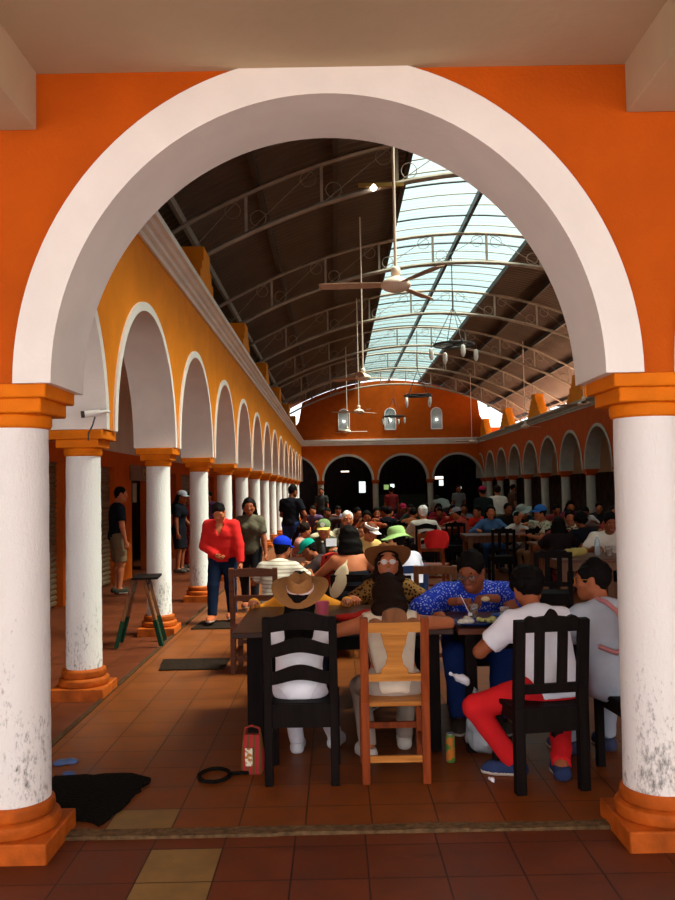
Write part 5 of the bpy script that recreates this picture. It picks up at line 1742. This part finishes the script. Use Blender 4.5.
cl = [
    ('woman in red blouse at the red-brown table, facing the camera', 452, 19.0, 178, (0.34, 0.02, 0.02), 'long', None, 1),
    ('person in dark red shirt left of the red blouse', 441, 19.4, 170, (0.20, 0.02, 0.018), 'short', None, 0),
    ('person in grey blue shirt right of the red blouse', 461, 20.2, 190, (0.20, 0.22, 0.27), 'short', None, 0),
    ('person in red shirt and grey cap hunched at the red-brown table', 467, 17.2, 60, (0.42, 0.06, 0.04), 'short', (0.30, 0.30, 0.32), 0),
    ('person in bright red shirt left of the denim shirt', 481, 17.9, 150, (0.62, 0.03, 0.015), 'short', None, 0),
    ('person in brown top left of the pale shirt on the ladder-back chair', 407, 17.6, -40, (0.26, 0.085, 0.035), 'short', None, 0),
    ('person in bright red jersey at the dark table near the back', 395, 19.0, 60, (0.55, 0.02, 0.015), 'short', None, 0),
    ('person in black at the dark table near the back', 386, 18.4, -20, (0.012, 0.010, 0.012), 'short', None, 0),
    ('girl in dark pink top left of the black shirt near the back', 377, 19.8, 175, (0.38, 0.06, 0.06), 'long', None, 1),
    ('man in red cap seated before the far columns', 402, 21.6, 180, (0.10, 0.02, 0.03), 'short', (0.30, 0.02, 0.05), 0),
    ('person in dark green shirt at the dark table near the back', 412, 21.0, 172, (0.03, 0.05, 0.035), 'short', None, 0),
    ('woman in crimson top under the middle far arch', 437, 22.5, 185, (0.30, 0.02, 0.03), 'long', None, 1),
    ('person in navy shirt far back beside the crimson top', 426, 23.5, 178, (0.02, 0.03, 0.07), 'short', None, 0),
    ('person in maroon shirt at the far right table', 553, 19.2, 178, (0.20, 0.03, 0.03), 'short', None, 0),
    ('person in dark brown shirt left of the grey bucket hat', 522, 19.6, 170, (0.05, 0.03, 0.022), 'short', None, 0),
    ('woman in plum top at the far right table', 568, 19.8, 188, (0.14, 0.03, 0.06), 'long', None, 1),
    ('person in black shirt before the far right columns', 596, 19.6, 180, (0.02, 0.016, 0.016), 'short', None, 0),
    ('person in grey striped shirt under the left far arch', 339, 22.5, 178, (0.22, 0.20, 0.26), 'short', None, 0),
    ('person in dark top under the left far arch', 330, 20.4, 170, (0.05, 0.03, 0.03), 'short', None, 0),
    ('person in dull violet shirt far back near the left columns', 316, 22.0, 165, (0.10, 0.06, 0.12), 'short', None, 0),
    ('person in brown shirt beyond the white-haired man', 356, 18.6, 182, (0.10, 0.04, 0.02), 'short', None, 0),
    ('woman in orange red top beyond the visor', 367, 17.2, 178, (0.36, 0.06, 0.02), 'long', None, 1),
    ('person in black shirt beyond the denim shirt table', 507, 18.2, 172, (0.02, 0.02, 0.02), 'short', None, 0),
]
for i, (lab, px, z, f, c, hr, cap_, fem) in enumerate(cl):
    rg = random.Random(i)
    P2(lab, PX(px, z), z, f, H=1.56 + rg.random() * 0.14, seat=0.46, lean=8 + rg.random() * 14, bend=6, head=(rg.uniform(4, 26), rg.uniform(-25, 25), 0), tone=(0, 1, 2, 4)[i % 4], female=bool(fem),
       shirt=c, bot=(0.02, 0.02, 0.03), hair=hr, lod=2, hat=dict(kind='cap', col=cap_) if cap_ else None,
       lh=(-0.2, 0.36, 0.79 + 0.2 * (i % 3 == 0)), rh=(0.2, 0.36, 0.79))
# far standing figures in the gloom
for i, (lab, px, z, f, c) in enumerate((('person in dark shirt standing under the far left arch', 322, 30, 175, (0.03, 0.03, 0.03)), ('person in dull red shirt standing under the far middle arch', 392, 29, 10, (0.18, 0.02, 0.02)),
                                        ('person in grey shirt standing beneath the third far arch', 459, 30, 180, (0.13, 0.13, 0.13)), ('person in brown shirt standing by the far right columns', 512, 27, -80, (0.06, 0.03, 0.02)))):
    P2(lab, PX(px, z), z, f, H=1.66, lean=2, bend=2, tone=2, shirt=c, bot=(0.02, 0.02, 0.03), hair='short', lod=2, lhand='in', rhand='in')
# seats for those far figures: simple stools would be hidden, so plain dark chairs are copied
for i, (lab, px, z, f, c, hr, cap_, fem) in enumerate(cl):
    dup(pc, (PX(px, z) + math.sin(R(f)) * 0.04, z - math.cos(R(f)) * 0.04, 0), R(f), label='dark chair under ' + lab.split(' facing')[0].split(', facing')[0].split(' hunched')[0].rstrip(','), group='dark chairs under the diners')
for (lab, px, z, f) in (('dark wooden chair under the woman in denim blue shirt', 489, 16.2, 182), ('dark wooden chair under the man in the blue cap', 546, 14.1, 100), ('dark wooden chair under the child in white top', 520, 16.0, 150), ('dark wooden chair under the man in white button shirt', 608, 11.0, 165),
                        ('dark wooden chair under the cream floral blouse', 570, 14.2, 160), ('dark wooden chair under the girl in dark red floral dress', 558, 13.45, 170), ('dark wooden chair under the person in white shirt bowed low', 581, 18.9, 176), ('dark wooden chair under the grey bucket hat', 533, 17.2, 120), ('dark wooden chair under the dark red blouse by the column', 613, 15.4, 170)):
    dup(pc, (PX(px, z) + math.sin(R(f)) * 0.02, z - math.cos(R(f)) * 0.02, 0), R(f), label=lab, group='dark chairs under the diners')
for (lab, x, y, f) in (('dark wooden chair under the man in the green and yellow cap', -0.13, 11.75, 172), ('dark wooden chair under the white-haired man', 0.19, 13.02, 168), ('dark wooden chair under the girl in pink patterned shirt', -0.58, 12.2, -100), ('dark wooden chair under the bowed cream shirt', -0.12, 12.70, 4),
                       ('dark wooden chair under the yellow shirt and visor', 0.36, 11.35, -165), ('dark wooden chair under the child in grey and white', 0.58, 12.32, 120), ('dark wooden chair under the child in teal cap', -0.04, 9.15, 76), ('dark wooden chair under the man in the blue dotted shirt', 0.985, 6.08, 176), ('dark wooden chair under the leopard-print top', 0.40, 6.66, 178), ('dark wooden chair under the child in orange-yellow', -0.27, 6.44, 180)):
    dup(pc, (x, y, 0), R(f), label=lab, group='dark chairs under the diners')

# ------------------------------------------------------------------ fans, chandeliers
def make_fan(x, y, z, label, ang):
    t = thing('ceiling_fan', label, 'ceiling fan', (x, y, z), R(ang), 'ceiling fans on long rods')
    m = MB()
    m.lathe([(0.001, -0.075), (0.06, -0.072), (0.12, -0.05), (0.155, -0.02), (0.16, 0.01), (0.13, 0.045), (0.07, 0.07), (0.03, 0.10), (0.001, 0.11)], 28)
    m.build('motor', M_FAN, t, smooth=50)
    top = rz(x) - z - 0.1
    MB().tube([(0, 0, 0.09), (0, 0, top)], 0.016, 8).build('rod', M_FAN, t, smooth=60)
    MB().lathe([(0.03, 0.09), (0.05, 0.11), (0.05, 0.17), (0.03, 0.19)], 16).build('rod_cup', M_FAN, t, smooth=50)
    for k in range(3):
        a = 2 * PI * k / 3
        b_ = MB()
        prof = [(0.12, 0.045), (0.25, 0.06), (0.6, 0.075), (0.76, 0.07), (0.80, 0.05)]
        up_, dn = [], []
        vs, fs = [], []
        for (r, w) in prof:
            for (s, zz) in ((-1, -0.014), (1, 0.012), (1, 0.020), (-1, -0.006)):
                vs.append((r, s * w, zz))
        for i in range(len(prof) - 1):
            for q in range(4):
                q2 = (q + 1) % 4
                fs.append((4 * i + q, 4 * i + q2, 4 * i + 4 + q2, 4 * i + 4 + q))
        fs += [(3, 2, 1, 0), (16, 17, 18, 19)]
        b_.add(vs, fs)
        b_.xform(Matrix.Rotation(a, 4, 'Z'))
        b_.build('blade', M_FANBLADE, t, smooth=0)
    return t
make_fan(0.67, 8.6, 3.72, 'large cream ceiling fan nearest the arch', -62)
f2 = make_fan(PX(366, 17.3), 17.3, 3.93, 'cream ceiling fan second in the row, below the skylight', 20)
dup(f2, (PX(361, 24.6), 24.6, 3.9), R(50), label='cream ceiling fan third in the row')
dup(f2, (PX(349, 33), 33, 3.9), R(5), label='cream ceiling fan fourth in the row, before the end wall')
f5 = make_fan(6.5, 21.6, 3.72, 'cream ceiling fan before the right arcade, nearest the right column', 14)
dup(f5, (7.0, 30.5, 3.80), R(35), label='cream ceiling fan before the right arcade, in the middle')
dup(f5, (6.6, 40.0, 3.8), R(70), label='cream ceiling fan before the right arcade, farthest')

def chandelier(x, y, z, label):
    t = thing('chandelier', label, 'chandelier', (x, y, z), R(14), 'wrought-iron hanging lights')
    top = rz(x) - 0.12 - z
    MB().tube([(0, 0, 0.95), (0, 0, top)], 0.013, 6).build('rod', M_DARKSTEEL, t)
    ring = MB()
    ring.tube([(0.5 * math.cos(a), 0.5 * math.sin(a), 0) for a in [2 * PI * i / 28 for i in range(28)]], 0.028, 6, closed=True)
    ring.bar((-0.5, 0, 0), (0.5, 0, 0), 0.045, 0.06)
    ring.bar((0, -0.5, 0), (0, 0.5, 0), 0.045, 0.06)
    ring.build('ring', M_DARKSTEEL, t, smooth=60)
    for k in range(4):
        a = PI / 4 + k * PI / 2
        a2 = k * PI / 2
        MB().tube([(0, 0, 0.96), (0.5 * math.cos(a2), 0.5 * math.sin(a2), 0.02)], 0.010, 5).build('chain', M_DARKSTEEL, t)
        c = (0.5 * math.cos(a2), 0.5 * math.sin(a2))
        m = MB()
        m.tube([(c[0], c[1], 0.0), (c[0] * 1.12, c[1] * 1.12, 0.06), (c[0] * 1.2, c[1] * 1.2, 0.0), (c[0] * 1.2, c[1] * 1.2, -0.1)], 0.016, 6)
        lt = m.build('lantern', M_DARKSTEEL, t, smooth=60)
        MB().lathe([(0.03, -0.10), (0.055, -0.13), (0.06, -0.30), (0.045, -0.36), (0.02, -0.40)], 14, (c[0] * 1.2, c[1] * 1.2, 0)).build('glass_shade', M_CORNICE, lt, smooth=60)
    return t
cd = chandelier(3.05, 20.9, 5.2, 'black iron chandelier with white lanterns, nearest under the skylight')
dup(cd, (3.1, 30.5, 5.0), R(40), label='black iron chandelier with white lanterns, second along the hall')
dup(cd, (3.05, 42.5, 5.3), R(62), label='black iron chandelier with white lanterns, against the end wall')

t = thing('roof_glint', 'small glowing glint on a gold reflection bar under the first truss', 'lamp', (0.72, 13.5, rz(0.72) - 0.84), 0)
MB().box(-0.25, 0.5, -0.03, 0.03, -0.04, 0.02).build('bar', mat('gold_reflection', (0.5, 0.28, 0.06), 0.35, 0.5, 0.1, 5, metal=0.6), t, smooth=0)  # gold reflection on the truss chord, put in as a coloured bar
MB().lathe([(0.001, -0.10), (0.04, -0.09), (0.055, -0.05), (0.03, 0.0)], 14).build('bulb', M_LIGHTDOT, t, smooth=60)  # added glow for the glint on the chord

# faint lights in the market behind the end wall
M_TUBE = mat_emit('tube_light', (1.0, 0.75, 0.60), 2.5)
M_GREENLAMP = mat_emit('green_shop_light', (0.4, 0.6, 0.2), 0.5)
M_WHITELAMP = mat_emit('white_shop_light', (0.85, 1.0, 0.95), 1.0)
def shop_light(label, x, y, z, w, h, m):
    t = thing('shop_light', label, 'lamp', (x, y, z), 0)
    MB().box(-w / 2, w / 2, -0.02, 0.05, -h / 2, h / 2).build('diffuser', m, t, smooth=0)
    MB().box(-w / 2 - 0.03, w / 2 + 0.03, 0.05, 0.12, -h / 2 - 0.03, h / 2 + 0.03).build('housing', M_DARKSTEEL, t, smooth=0)
    MB().tube([(0, 0.085, h / 2), (0, 0.085, 4.12 - z)], 0.012, 6).build('hanger', M_DARKSTEEL, t)
zz = YB + 6.5
shop_light('bright white doorway light under the left far arch', PX(363, zz), zz, 1.75, 0.40, 0.70, M_WHITELAMP)
shop_light('slim tube light under the left far arch', PX(346, zz), zz, 2.75, 0.5, 0.07, M_TUBE)
shop_light('white bulb light under the middle far arch', PX(393, zz), zz, 1.80, 0.25, 0.22, M_WHITELAMP)
shop_light('greenish shop light left of the white bulb light', PX(387, zz), zz, 1.72, 0.30, 0.3, M_GREENLAMP)
shop_light('pinkish tube light under the right far arch', PX(440, zz), zz, 2.25, 0.5, 0.16, M_TUBE)
shop_light('warm shop light under the right far arch', PX(442, zz), zz, 1.92, 0.26, 0.34, M_WHITELAMP)
shop_light('small white light right of the pinkish tube', PX(461, zz), zz, 1.6, 0.12, 0.12, M_WHITELAMP)
c_ = thing('market_counter', 'dark green counter under the middle far arch', 'counter', (PX(400, zz - 1), zz - 1, 0), 0)
MB().box(-1.6, 1.6, -0.4, 0.4, 0, 1.25).build('body', mat('dark_green_counter', (0.035, 0.06, 0.045), 0.6), c_, smooth=0, bevel=0.02)
MB().box(-1.7, 1.7, -0.48, 0.48, 1.25, 1.31).build('worktop', M_DARKROOM, c_, smooth=0)

# ------------------------------------------------------------------ small things
t = thing('security_camera', 'small white security camera beside the first arcade column', 'camera', (XL + 0.165, 6.50, 2.225), R(-72))
MB().tube([(0, -0.06, 0.0), (0, 0.06, 0.015)], 0.026, 14).build('body', M_WHITE, t, smooth=50)
MB().tube([(0, -0.085, -0.003), (0, -0.058, 0.0)], 0.027, 14).build('lens_hood', M_DARKSTEEL, t, smooth=50)
MB().tube([(0, 0.06, 0.015), (0.0, 0.10, 0.025), (-0.09, 0.13, 0.03)], 0.013, 8).build('bracket', M_WHITE, t, smooth=60)
MB().tube([(0, 0.02, -0.02), (0.02, 0.0, -0.09), (-0.01, -0.03, -0.15), (0.0, -0.03, -0.205)], 0.006, 6).build('cable', M_DARKSTEEL, t, smooth=60)

t = thing('sign_board', 'small brown picture board above the dark doorway left of the second column', 'sign', (XW + 0.06, 16.85, 2.0), 0)
MB().box(-0.02, 0.02, -0.75, 0.75, -0.14, 0.16).build('board', M_BROWNWOOD, t, smooth=0)
MB().box(0.018, 0.028, 0.25, 0.6, -0.08, 0.10).build('picture', mat_two('faded_print', (0.45, 0.30, 0.12), (0.12, 0.05, 0.03), 'noise', 9, 0.5, soft=0.05), t, smooth=0)
t = thing('notice', 'pale paper notice hanging inside the dark doorway', 'notice', (XW - 0.2, 17.5, 1.62), 0)
MB().box(-0.006, 0.006, -0.16, 0.16, -0.2, 0.2).build('sheet', mat('faded_paper', (0.40, 0.34, 0.26), 0.8), t, smooth=0)
MB().tube([(0, 0, 0.2), (0, 0, 0.68)], 0.004, 5).build('string', M_DARKSTEEL, t)

# folding saw-horse sign frame beside the second column
t = thing('trestle', 'wooden A-shaped trestle with green feet standing beside the arcade', 'trestle', (-2.10, 9.0, 0), R(6))
for sx in (-1, 1):
    for sy in (-1, 1):
        a, b_ = (sx * 0.055, sy * 0.16, 0.72), (sx * 0.235, sy * 0.19, 0.0)
        o = MB().bar(a, b_, 0.05, 0.035).build('leg', M_BROWNWOOD, t, smooth=0, bevel=0.003)
        a_, b2 = Vector(a).lerp(Vector(b_), 0.62), Vector(b_)
        MB().bar(a_, b2, 0.056, 0.041).build('green_foot', M_GREENPAINT, o, smooth=0)
MB().box(-0.07, 0.20, -0.22, 0.22, 0.70, 0.722).build('top_board', M_BLACKWOOD, t, smooth=0)
for sx in (-1, 1):
    MB().box(sx * 0.085 - 0.012, sx * 0.085 + 0.012, -0.2, 0.2, 0.56, 0.64).build('cross_rail', M_BROWNWOOD, t, smooth=0)

def ragged_mat(label, pts, m, h=0.012, rough=0.012, seed=1, thick=0.012):
    rg = random.Random(seed)
    outl = []
    for i in range(len(pts)):
        a, b_ = Vector(pts[i]), Vector(pts[(i + 1) % len(pts)])
        n = max(2, int((b_ - a).length / 0.05))
        for j in range(n):
            p = a.lerp(b_, j / n)
            outl.append((p.x + rg.uniform(-rough, rough), p.y + rg.uniform(-rough, rough)))
    o = MB().prism(outl, 'z', 0.0, thick).build('doormat', m, None, smooth=0)
    return tag(o, label, 'mat')
ragged_mat('large ragged black mat on the tiles beside the left porch column', [(-1.60, 4.18), (-1.25, 4.18), (-1.17, 4.10), (-1.11, 4.36), (-1.06, 4.74), (-1.18, 4.82), (-1.62, 4.80)], M_MAT, seed=3, thick=0.02)
ragged_mat('dark rectangular doormat on the aisle before the trestle', [(-1.62, 7.62), (-1.04, 7.62), (-1.04, 8.10), (-1.68, 8.10)], M_MAT2, rough=0.004, seed=4)
ragged_mat('dark doormat under the feet of the red cardigan', [(-1.72, 9.85), (-0.92, 9.85), (-0.95, 10.5), (-1.68, 10.45)], M_MAT2, rough=0.006, seed=5)

o = MB()
o.tube([(0.085 * math.cos(a), 0.11 * math.sin(a), 0.012) for a in [2 * PI * i / 32 for i in range(32)]], 0.011, 8, closed=True)
o.tube([(0.083, 0.02, 0.012), (0.15, 0.03, 0.012), (0.19, 0.025, 0.012)], 0.010, 8)
tag(o.build('cable_loop', M_MAT, None, smooth=60, loc=(-0.71, 4.78, 0)), 'coiled black strap lying on the tiles left of the woven bag', 'strap')

# woven bag
M_WOVEN = mat_two('woven_bag_cloth', (0.42, 0.025, 0.04), (0.16, 0.07, 0.02), 'wave', 9, 0.5, axis=0, soft=0.1)
M_WOVEN2 = mat_two('woven_bag_motif', (0.80, 0.72, 0.60), (0.45, 0.20, 0.03), 'noise', 38, 0.5, soft=0.04)
t = thing('woven_bag', 'colourful striped woven bag on the floor beside the black chair', 'bag', (-0.50, 4.85, 0), R(-8))
bb = MB()
n = 12
vs, fs = [], []
for j, (z, w, d) in enumerate(((0.0, 0.058, 0.04), (0.03, 0.066, 0.05), (0.12, 0.064, 0.045), (0.19, 0.056, 0.03), (0.215, 0.05, 0.018))):
    for k in range(20):
        a = 2 * PI * k / 20
        ca, sa = math.cos(a), math.sin(a)
        vs.append((w * math.copysign(abs(ca) ** 0.5, ca), d * math.copysign(abs(sa) ** 0.6, sa), z))
for j in range(4):
    for k in range(20):
        fs.append((j * 20 + k, j * 20 + (k + 1) % 20, (j + 1) * 20 + (k + 1) % 20, (j + 1) * 20 + k))
fs += [tuple(range(20))[::-1], tuple(80 + k for k in range(20))]
bb.add(vs, fs)
bb.build('body', M_WOVEN, t, smooth=50)
MB().box(-0.032, 0.012, -0.056, -0.046, 0.05, 0.15).build('front_patch', M_WOVEN2, t, smooth=0, bevel=0.003)
MB().tube([(-0.05, 0, 0.20), (-0.04, 0, 0.25), (0.0, -0.01, 0.265), (0.04, 0, 0.25), (0.05, 0, 0.20)], 0.007, 6).build('handle', M_WOVEN, t, smooth=60)

# drink can
t = thing('drink_can', 'slim orange and green drink can on the floor by the table leg', 'can', (0.645, 4.96, 0), 0)
MB().lathe([(0.02, 0.0), (0.026, 0.006), (0.0275, 0.012), (0.0275, 0.145), (0.022, 0.160), (0.021, 0.163), (0.001, 0.160)], 24).build('body', mat_two('can_print', (0.55, 0.17, 0.03), (0.07, 0.20, 0.04), 'noise', 22, 0.5, 0.3, 0.03), t, smooth=50)
MB().lathe([(0.019, 0.160), (0.0225, 0.161), (0.0225, 0.166), (0.019, 0.166)], 24).build('rim', mat('tin', (0.6, 0.6, 0.6), 0.3, 0.5, 0.03, metal=0.8), t, smooth=50)

# translucent plastic bag of shopping on the floor
def blob(name, label, cat, prims, m, cell=0.01, wob=0.004, seed=2, cuts=()):
    o = np_mesh(name, [field_mesh(prims, cell, wob=wob, seed=seed, cuts=cuts)], m, None)
    return tag(o, label, cat)
blob('plastic_bag', 'cloudy grey plastic shopping bag on the floor left of the red trousers', 'bag', [Ell((0.87, 5.12, 0.13), (0.11, 0.10, 0.14)), Ell((0.85, 5.12, 0.27), (0.07, 0.06, 0.08)), Cone((0.83, 5.12, 0.33), (0.81, 5.10, 0.40), 0.03, 0.012)],
     mat('cloudy_plastic', (0.42, 0.45, 0.50), 0.25, 0.5, 0.15, 12, 0.3), 0.012, 0.006, cuts=[((0, 0, 0.003), (0, 0, -1))])
blob('tissue', 'crumpled white tissue stuck to the table leg', 'tissue', [Ell((0.735, 5.04, 0.46), (0.035, 0.02, 0.02)), Ell((0.76, 5.03, 0.44), (0.02, 0.018, 0.028)), Cone((0.70, 5.05, 0.475), (0.67, 5.07, 0.485), 0.008, 0.004)], M_WHITECLOTH, 0.006, 0.004)
blob('paper_scrap', 'twisted white scrap of paper on the tiles before the right black chair', 'paper', [Cone((0.81, 4.64, 0.012), (0.82, 4.60, 0.018), 0.007, 0.009), Cone((0.82, 4.60, 0.018), (0.83, 4.56, 0.008), 0.005, 0.005)], M_WHITECLOTH, 0.005, 0.002)
blob('wrapper', 'crumpled blue wrapper on the tiles by the left porch column', 'litter', [Ell((-1.66, 5.05, 0.012), (0.05, 0.035, 0.014)), Ell((-1.60, 5.08, 0.012), (0.03, 0.03, 0.012))], mat('blue_plastic', (0.05, 0.09, 0.22), 0.4), 0.007, 0.003)
blob('wrapper', 'smaller blue wrapper nearer the black mat', 'litter', [Ell((-1.55, 4.86, 0.010), (0.035, 0.02, 0.012))], mat('blue_plastic_dark', (0.04, 0.07, 0.18), 0.4), 0.006, 0.003)

# table things
def tray(label, x, y, rzz, m, seed):
    t = thing('plate', label, 'plate', (x, y, 0.75), rzz, 'blue oval plates on the tables')
    MB().lathe([(0.001, 0.004), (0.075, 0.004), (0.10, 0.016), (0.125, 0.024), (0.127, 0.027), (0.10, 0.022), (0.07, 0.011), (0.001, 0.010)], 36, sx=1.35).build('dish', m, t, smooth=60)
    return t
M_BLUEPL = mat('blue_melamine', (0.015, 0.06, 0.27), 0.25, 0.5, 0.05)
M_RICE = mat_two('cooked_rice', (0.78, 0.74, 0.66), (0.60, 0.54, 0.44), 'noise', 90, 0.5, soft=0.1)
M_SALAD = mat_two('shredded_salad', (0.42, 0.45, 0.10), (0.62, 0.50, 0.25), 'noise', 60, 0.5, soft=0.1)
tray('oval blue plate with rice nearest the edge of the red-brown table', 0.86, 5.20, R(8), M_BLUEPL, 1)
tray('oval blue plate behind the rice plate, in front of the dotted shirt', 1.16, 5.42, R(-6), M_BLUEPL, 2)
def food(name, label, c, r, m, seed):
    rg = np.random.RandomState(seed)
    pr = [Ell((c[0] + rg.uniform(-r, r), c[1] + rg.uniform(-r, r) * 0.7, c[2] + rg.uniform(0, r * 0.3)), (r * 0.45, r * 0.4, r * 0.3), k=0.008) for _ in range(9)]
    return blob(name, label, 'food', pr, m, 0.0065, 0.002, seed)
food('rice', 'heap of white rice on the nearest blue plate', (0.80, 5.19, 0.775), 0.055, M_RICE, 3)['kind'] = 'stuff'
food('salad', 'shredded greens beside the rice on the nearest blue plate', (0.92, 5.21, 0.775), 0.045, M_SALAD, 4)['kind'] = 'stuff'
M_CLEAR = mat_glass('clear_plastic', (0.85, 0.80, 0.75), 0.22, 0.15)
def cup(label, x, y, m, liquid, z=0.75, h=0.09, r=0.034):
    t = thing('cup', label, 'cup', (x, y, z), 0)
    MB().lathe([(r * 0.74, 0.0), (r, h), (r * 1.05, h + 0.003), (r * 0.95, h - 0.002), (r * 0.70, 0.006)], 24).build('wall', m, t, smooth=60)
    if liquid:
        MB().lathe([(r * 0.69, 0.007), (r * 0.86, h * 0.6), (0.001, h * 0.6)], 20).build('drink', liquid, t, smooth=60)
    return t
M_SALSA = mat('red_salsa', (0.22, 0.07, 0.03), 0.3)
cup('clear cup of brown drink left of the dotted shirt’s hand'.replace('’', "'"), 0.89, 5.50, M_CLEAR, M_SALSA)
cup('clear cup of brown drink standing between the two blue plates', 1.055, 5.30, M_CLEAR, M_SALSA)
cup('pink cup on the dark table right of the tan hat', PX(321, 5.35), 5.35, mat('pink_plastic', (0.70, 0.13, 0.20), 0.4), None, h=0.14, r=0.042)
t = thing('fork', 'white plastic fork leaning on the nearest blue plate', 'fork', (0.85, 5.42, 0.79), 0)
MB().bar((0.0, 0, 0.0), (-0.055, 0.02, 0.12), 0.009, 0.003).build('handle', M_WHITECLOTH, t, smooth=0)
MB().box(-0.010, 0.016, -0.004, 0.004, -0.015, 0.004).build('tines', M_WHITECLOTH, t, smooth=0)
blob('napkin', 'red cloth napkin on the dark table between the two front chairs', 'napkin', [Ell((0.10, 5.46, 0.775), (0.14, 0.07, 0.025)), Ell((0.18, 5.50, 0.785), (0.06, 0.05, 0.03))], cloth('red_napkin', (0.45, 0.02, 0.015)), 0.010, 0.004)
blob('bread', 'piece of bread held up in the hand of the dotted shirt', 'bread', [Ell((0.965, 5.46, 0.875), (0.030, 0.022, 0.018))], mat('bread_crumb', (0.62, 0.45, 0.24), 0.8), 0.006, 0.002)
blob('bread_loaf', 'long yellowish bread loaf on the right brown table', 'bread', [Cone((PX(566, 10.0), 10.0, 0.80), (PX(583, 10.0), 10.02, 0.81), 0.05, 0.045)], mat('yellow_crust', (0.42, 0.30, 0.07), 0.6), 0.012, 0.004)
def bottle(label, x, y, m, capm, z=0.75, h=0.24):
    t = thing('bottle', label, 'bottle', (x, y, z), 0)
    MB().lathe([(0.03, 0.0), (0.036, 0.01), (0.036, h * 0.62), (0.028, h * 0.75), (0.013, h * 0.88), (0.013, h * 0.95)], 20).build('body', m, t, smooth=60)
    MB().lathe([(0.015, h * 0.93), (0.015, h), (0.001, h)], 14).build('cap', capm, t, smooth=60)
    return t
M_BOTTLE = mat_glass('clear_bottle', (0.80, 0.88, 0.92), 0.35, 0.08)
bottle('clear water bottle on the right brown table before the white shirt', PX(596, 10.2), 10.2, M_BOTTLE, M_FAN)
cup('brown drink in a clear cup right of the water bottle', PX(607, 10.0), 10.0, M_CLEAR, M_SALSA, h=0.12, r=0.045)
cup('red plastic cup on the low brown table right of the denim shirt', PX(551, 12.8), 12.8, mat('red_plastic', (0.5, 0.02, 0.02), 0.4), None)
cup('white cup in front of the denim shirt', PX(493, 15.1), 15.1, M_FAN, None)
cup('amber drink in a clear cup beside the denim shirt', PX(500, 15.2), 15.2, M_CLEAR, M_SALSA)
cup('white plastic cup on the red-brown table beyond the red chair', PX(448, 17.9), 17.9, M_FAN, None)
cup('white paper cup on the middle table near the green cap', PX(336, 10.6), 10.6, M_FAN, None)
bottle('dark brown bottle on the middle table', PX(322, 10.1), 10.1, M_DARKSTEEL, M_FAN)
t = thing('paper_menu', 'white sheet of paper held by the man in the green and yellow cap', 'paper', (PX(331, 11.2), 11.2, 0.90), R(20))
MB().box(-0.075, 0.075, -0.004, 0.004, -0.05, 0.055).build('sheet', M_WHITECLOTH, t, smooth=0)
# shoulder bag of the woman in grey: hangs from her, so a thing of its own
t = thing('shoulder_bag', 'pink strapped bag across the back of the pale grey top', 'bag', (0, 0, 0), 0)
M_PINKB = mat('pink_strap', (0.55, 0.20, 0.20), 0.6)
MB().tube([(1.50, 4.86, 0.945), (1.53, 4.79, 0.935), (1.57, 4.725, 0.89), (1.605, 4.69, 0.80), (1.60, 4.655, 0.71), (1.53, 4.64, 0.675), (1.44, 4.66, 0.71)], 0.014, 6).build('strap', M_PINKB, t, smooth=60)
np_mesh('pouch', [field_mesh([Ell((1.66, 4.63, 0.76), (0.05, 0.045, 0.15)), Ell((1.645, 4.64, 0.90), (0.05, 0.045, 0.06))], 0.012, wob=0.003)], M_PINKB, t)
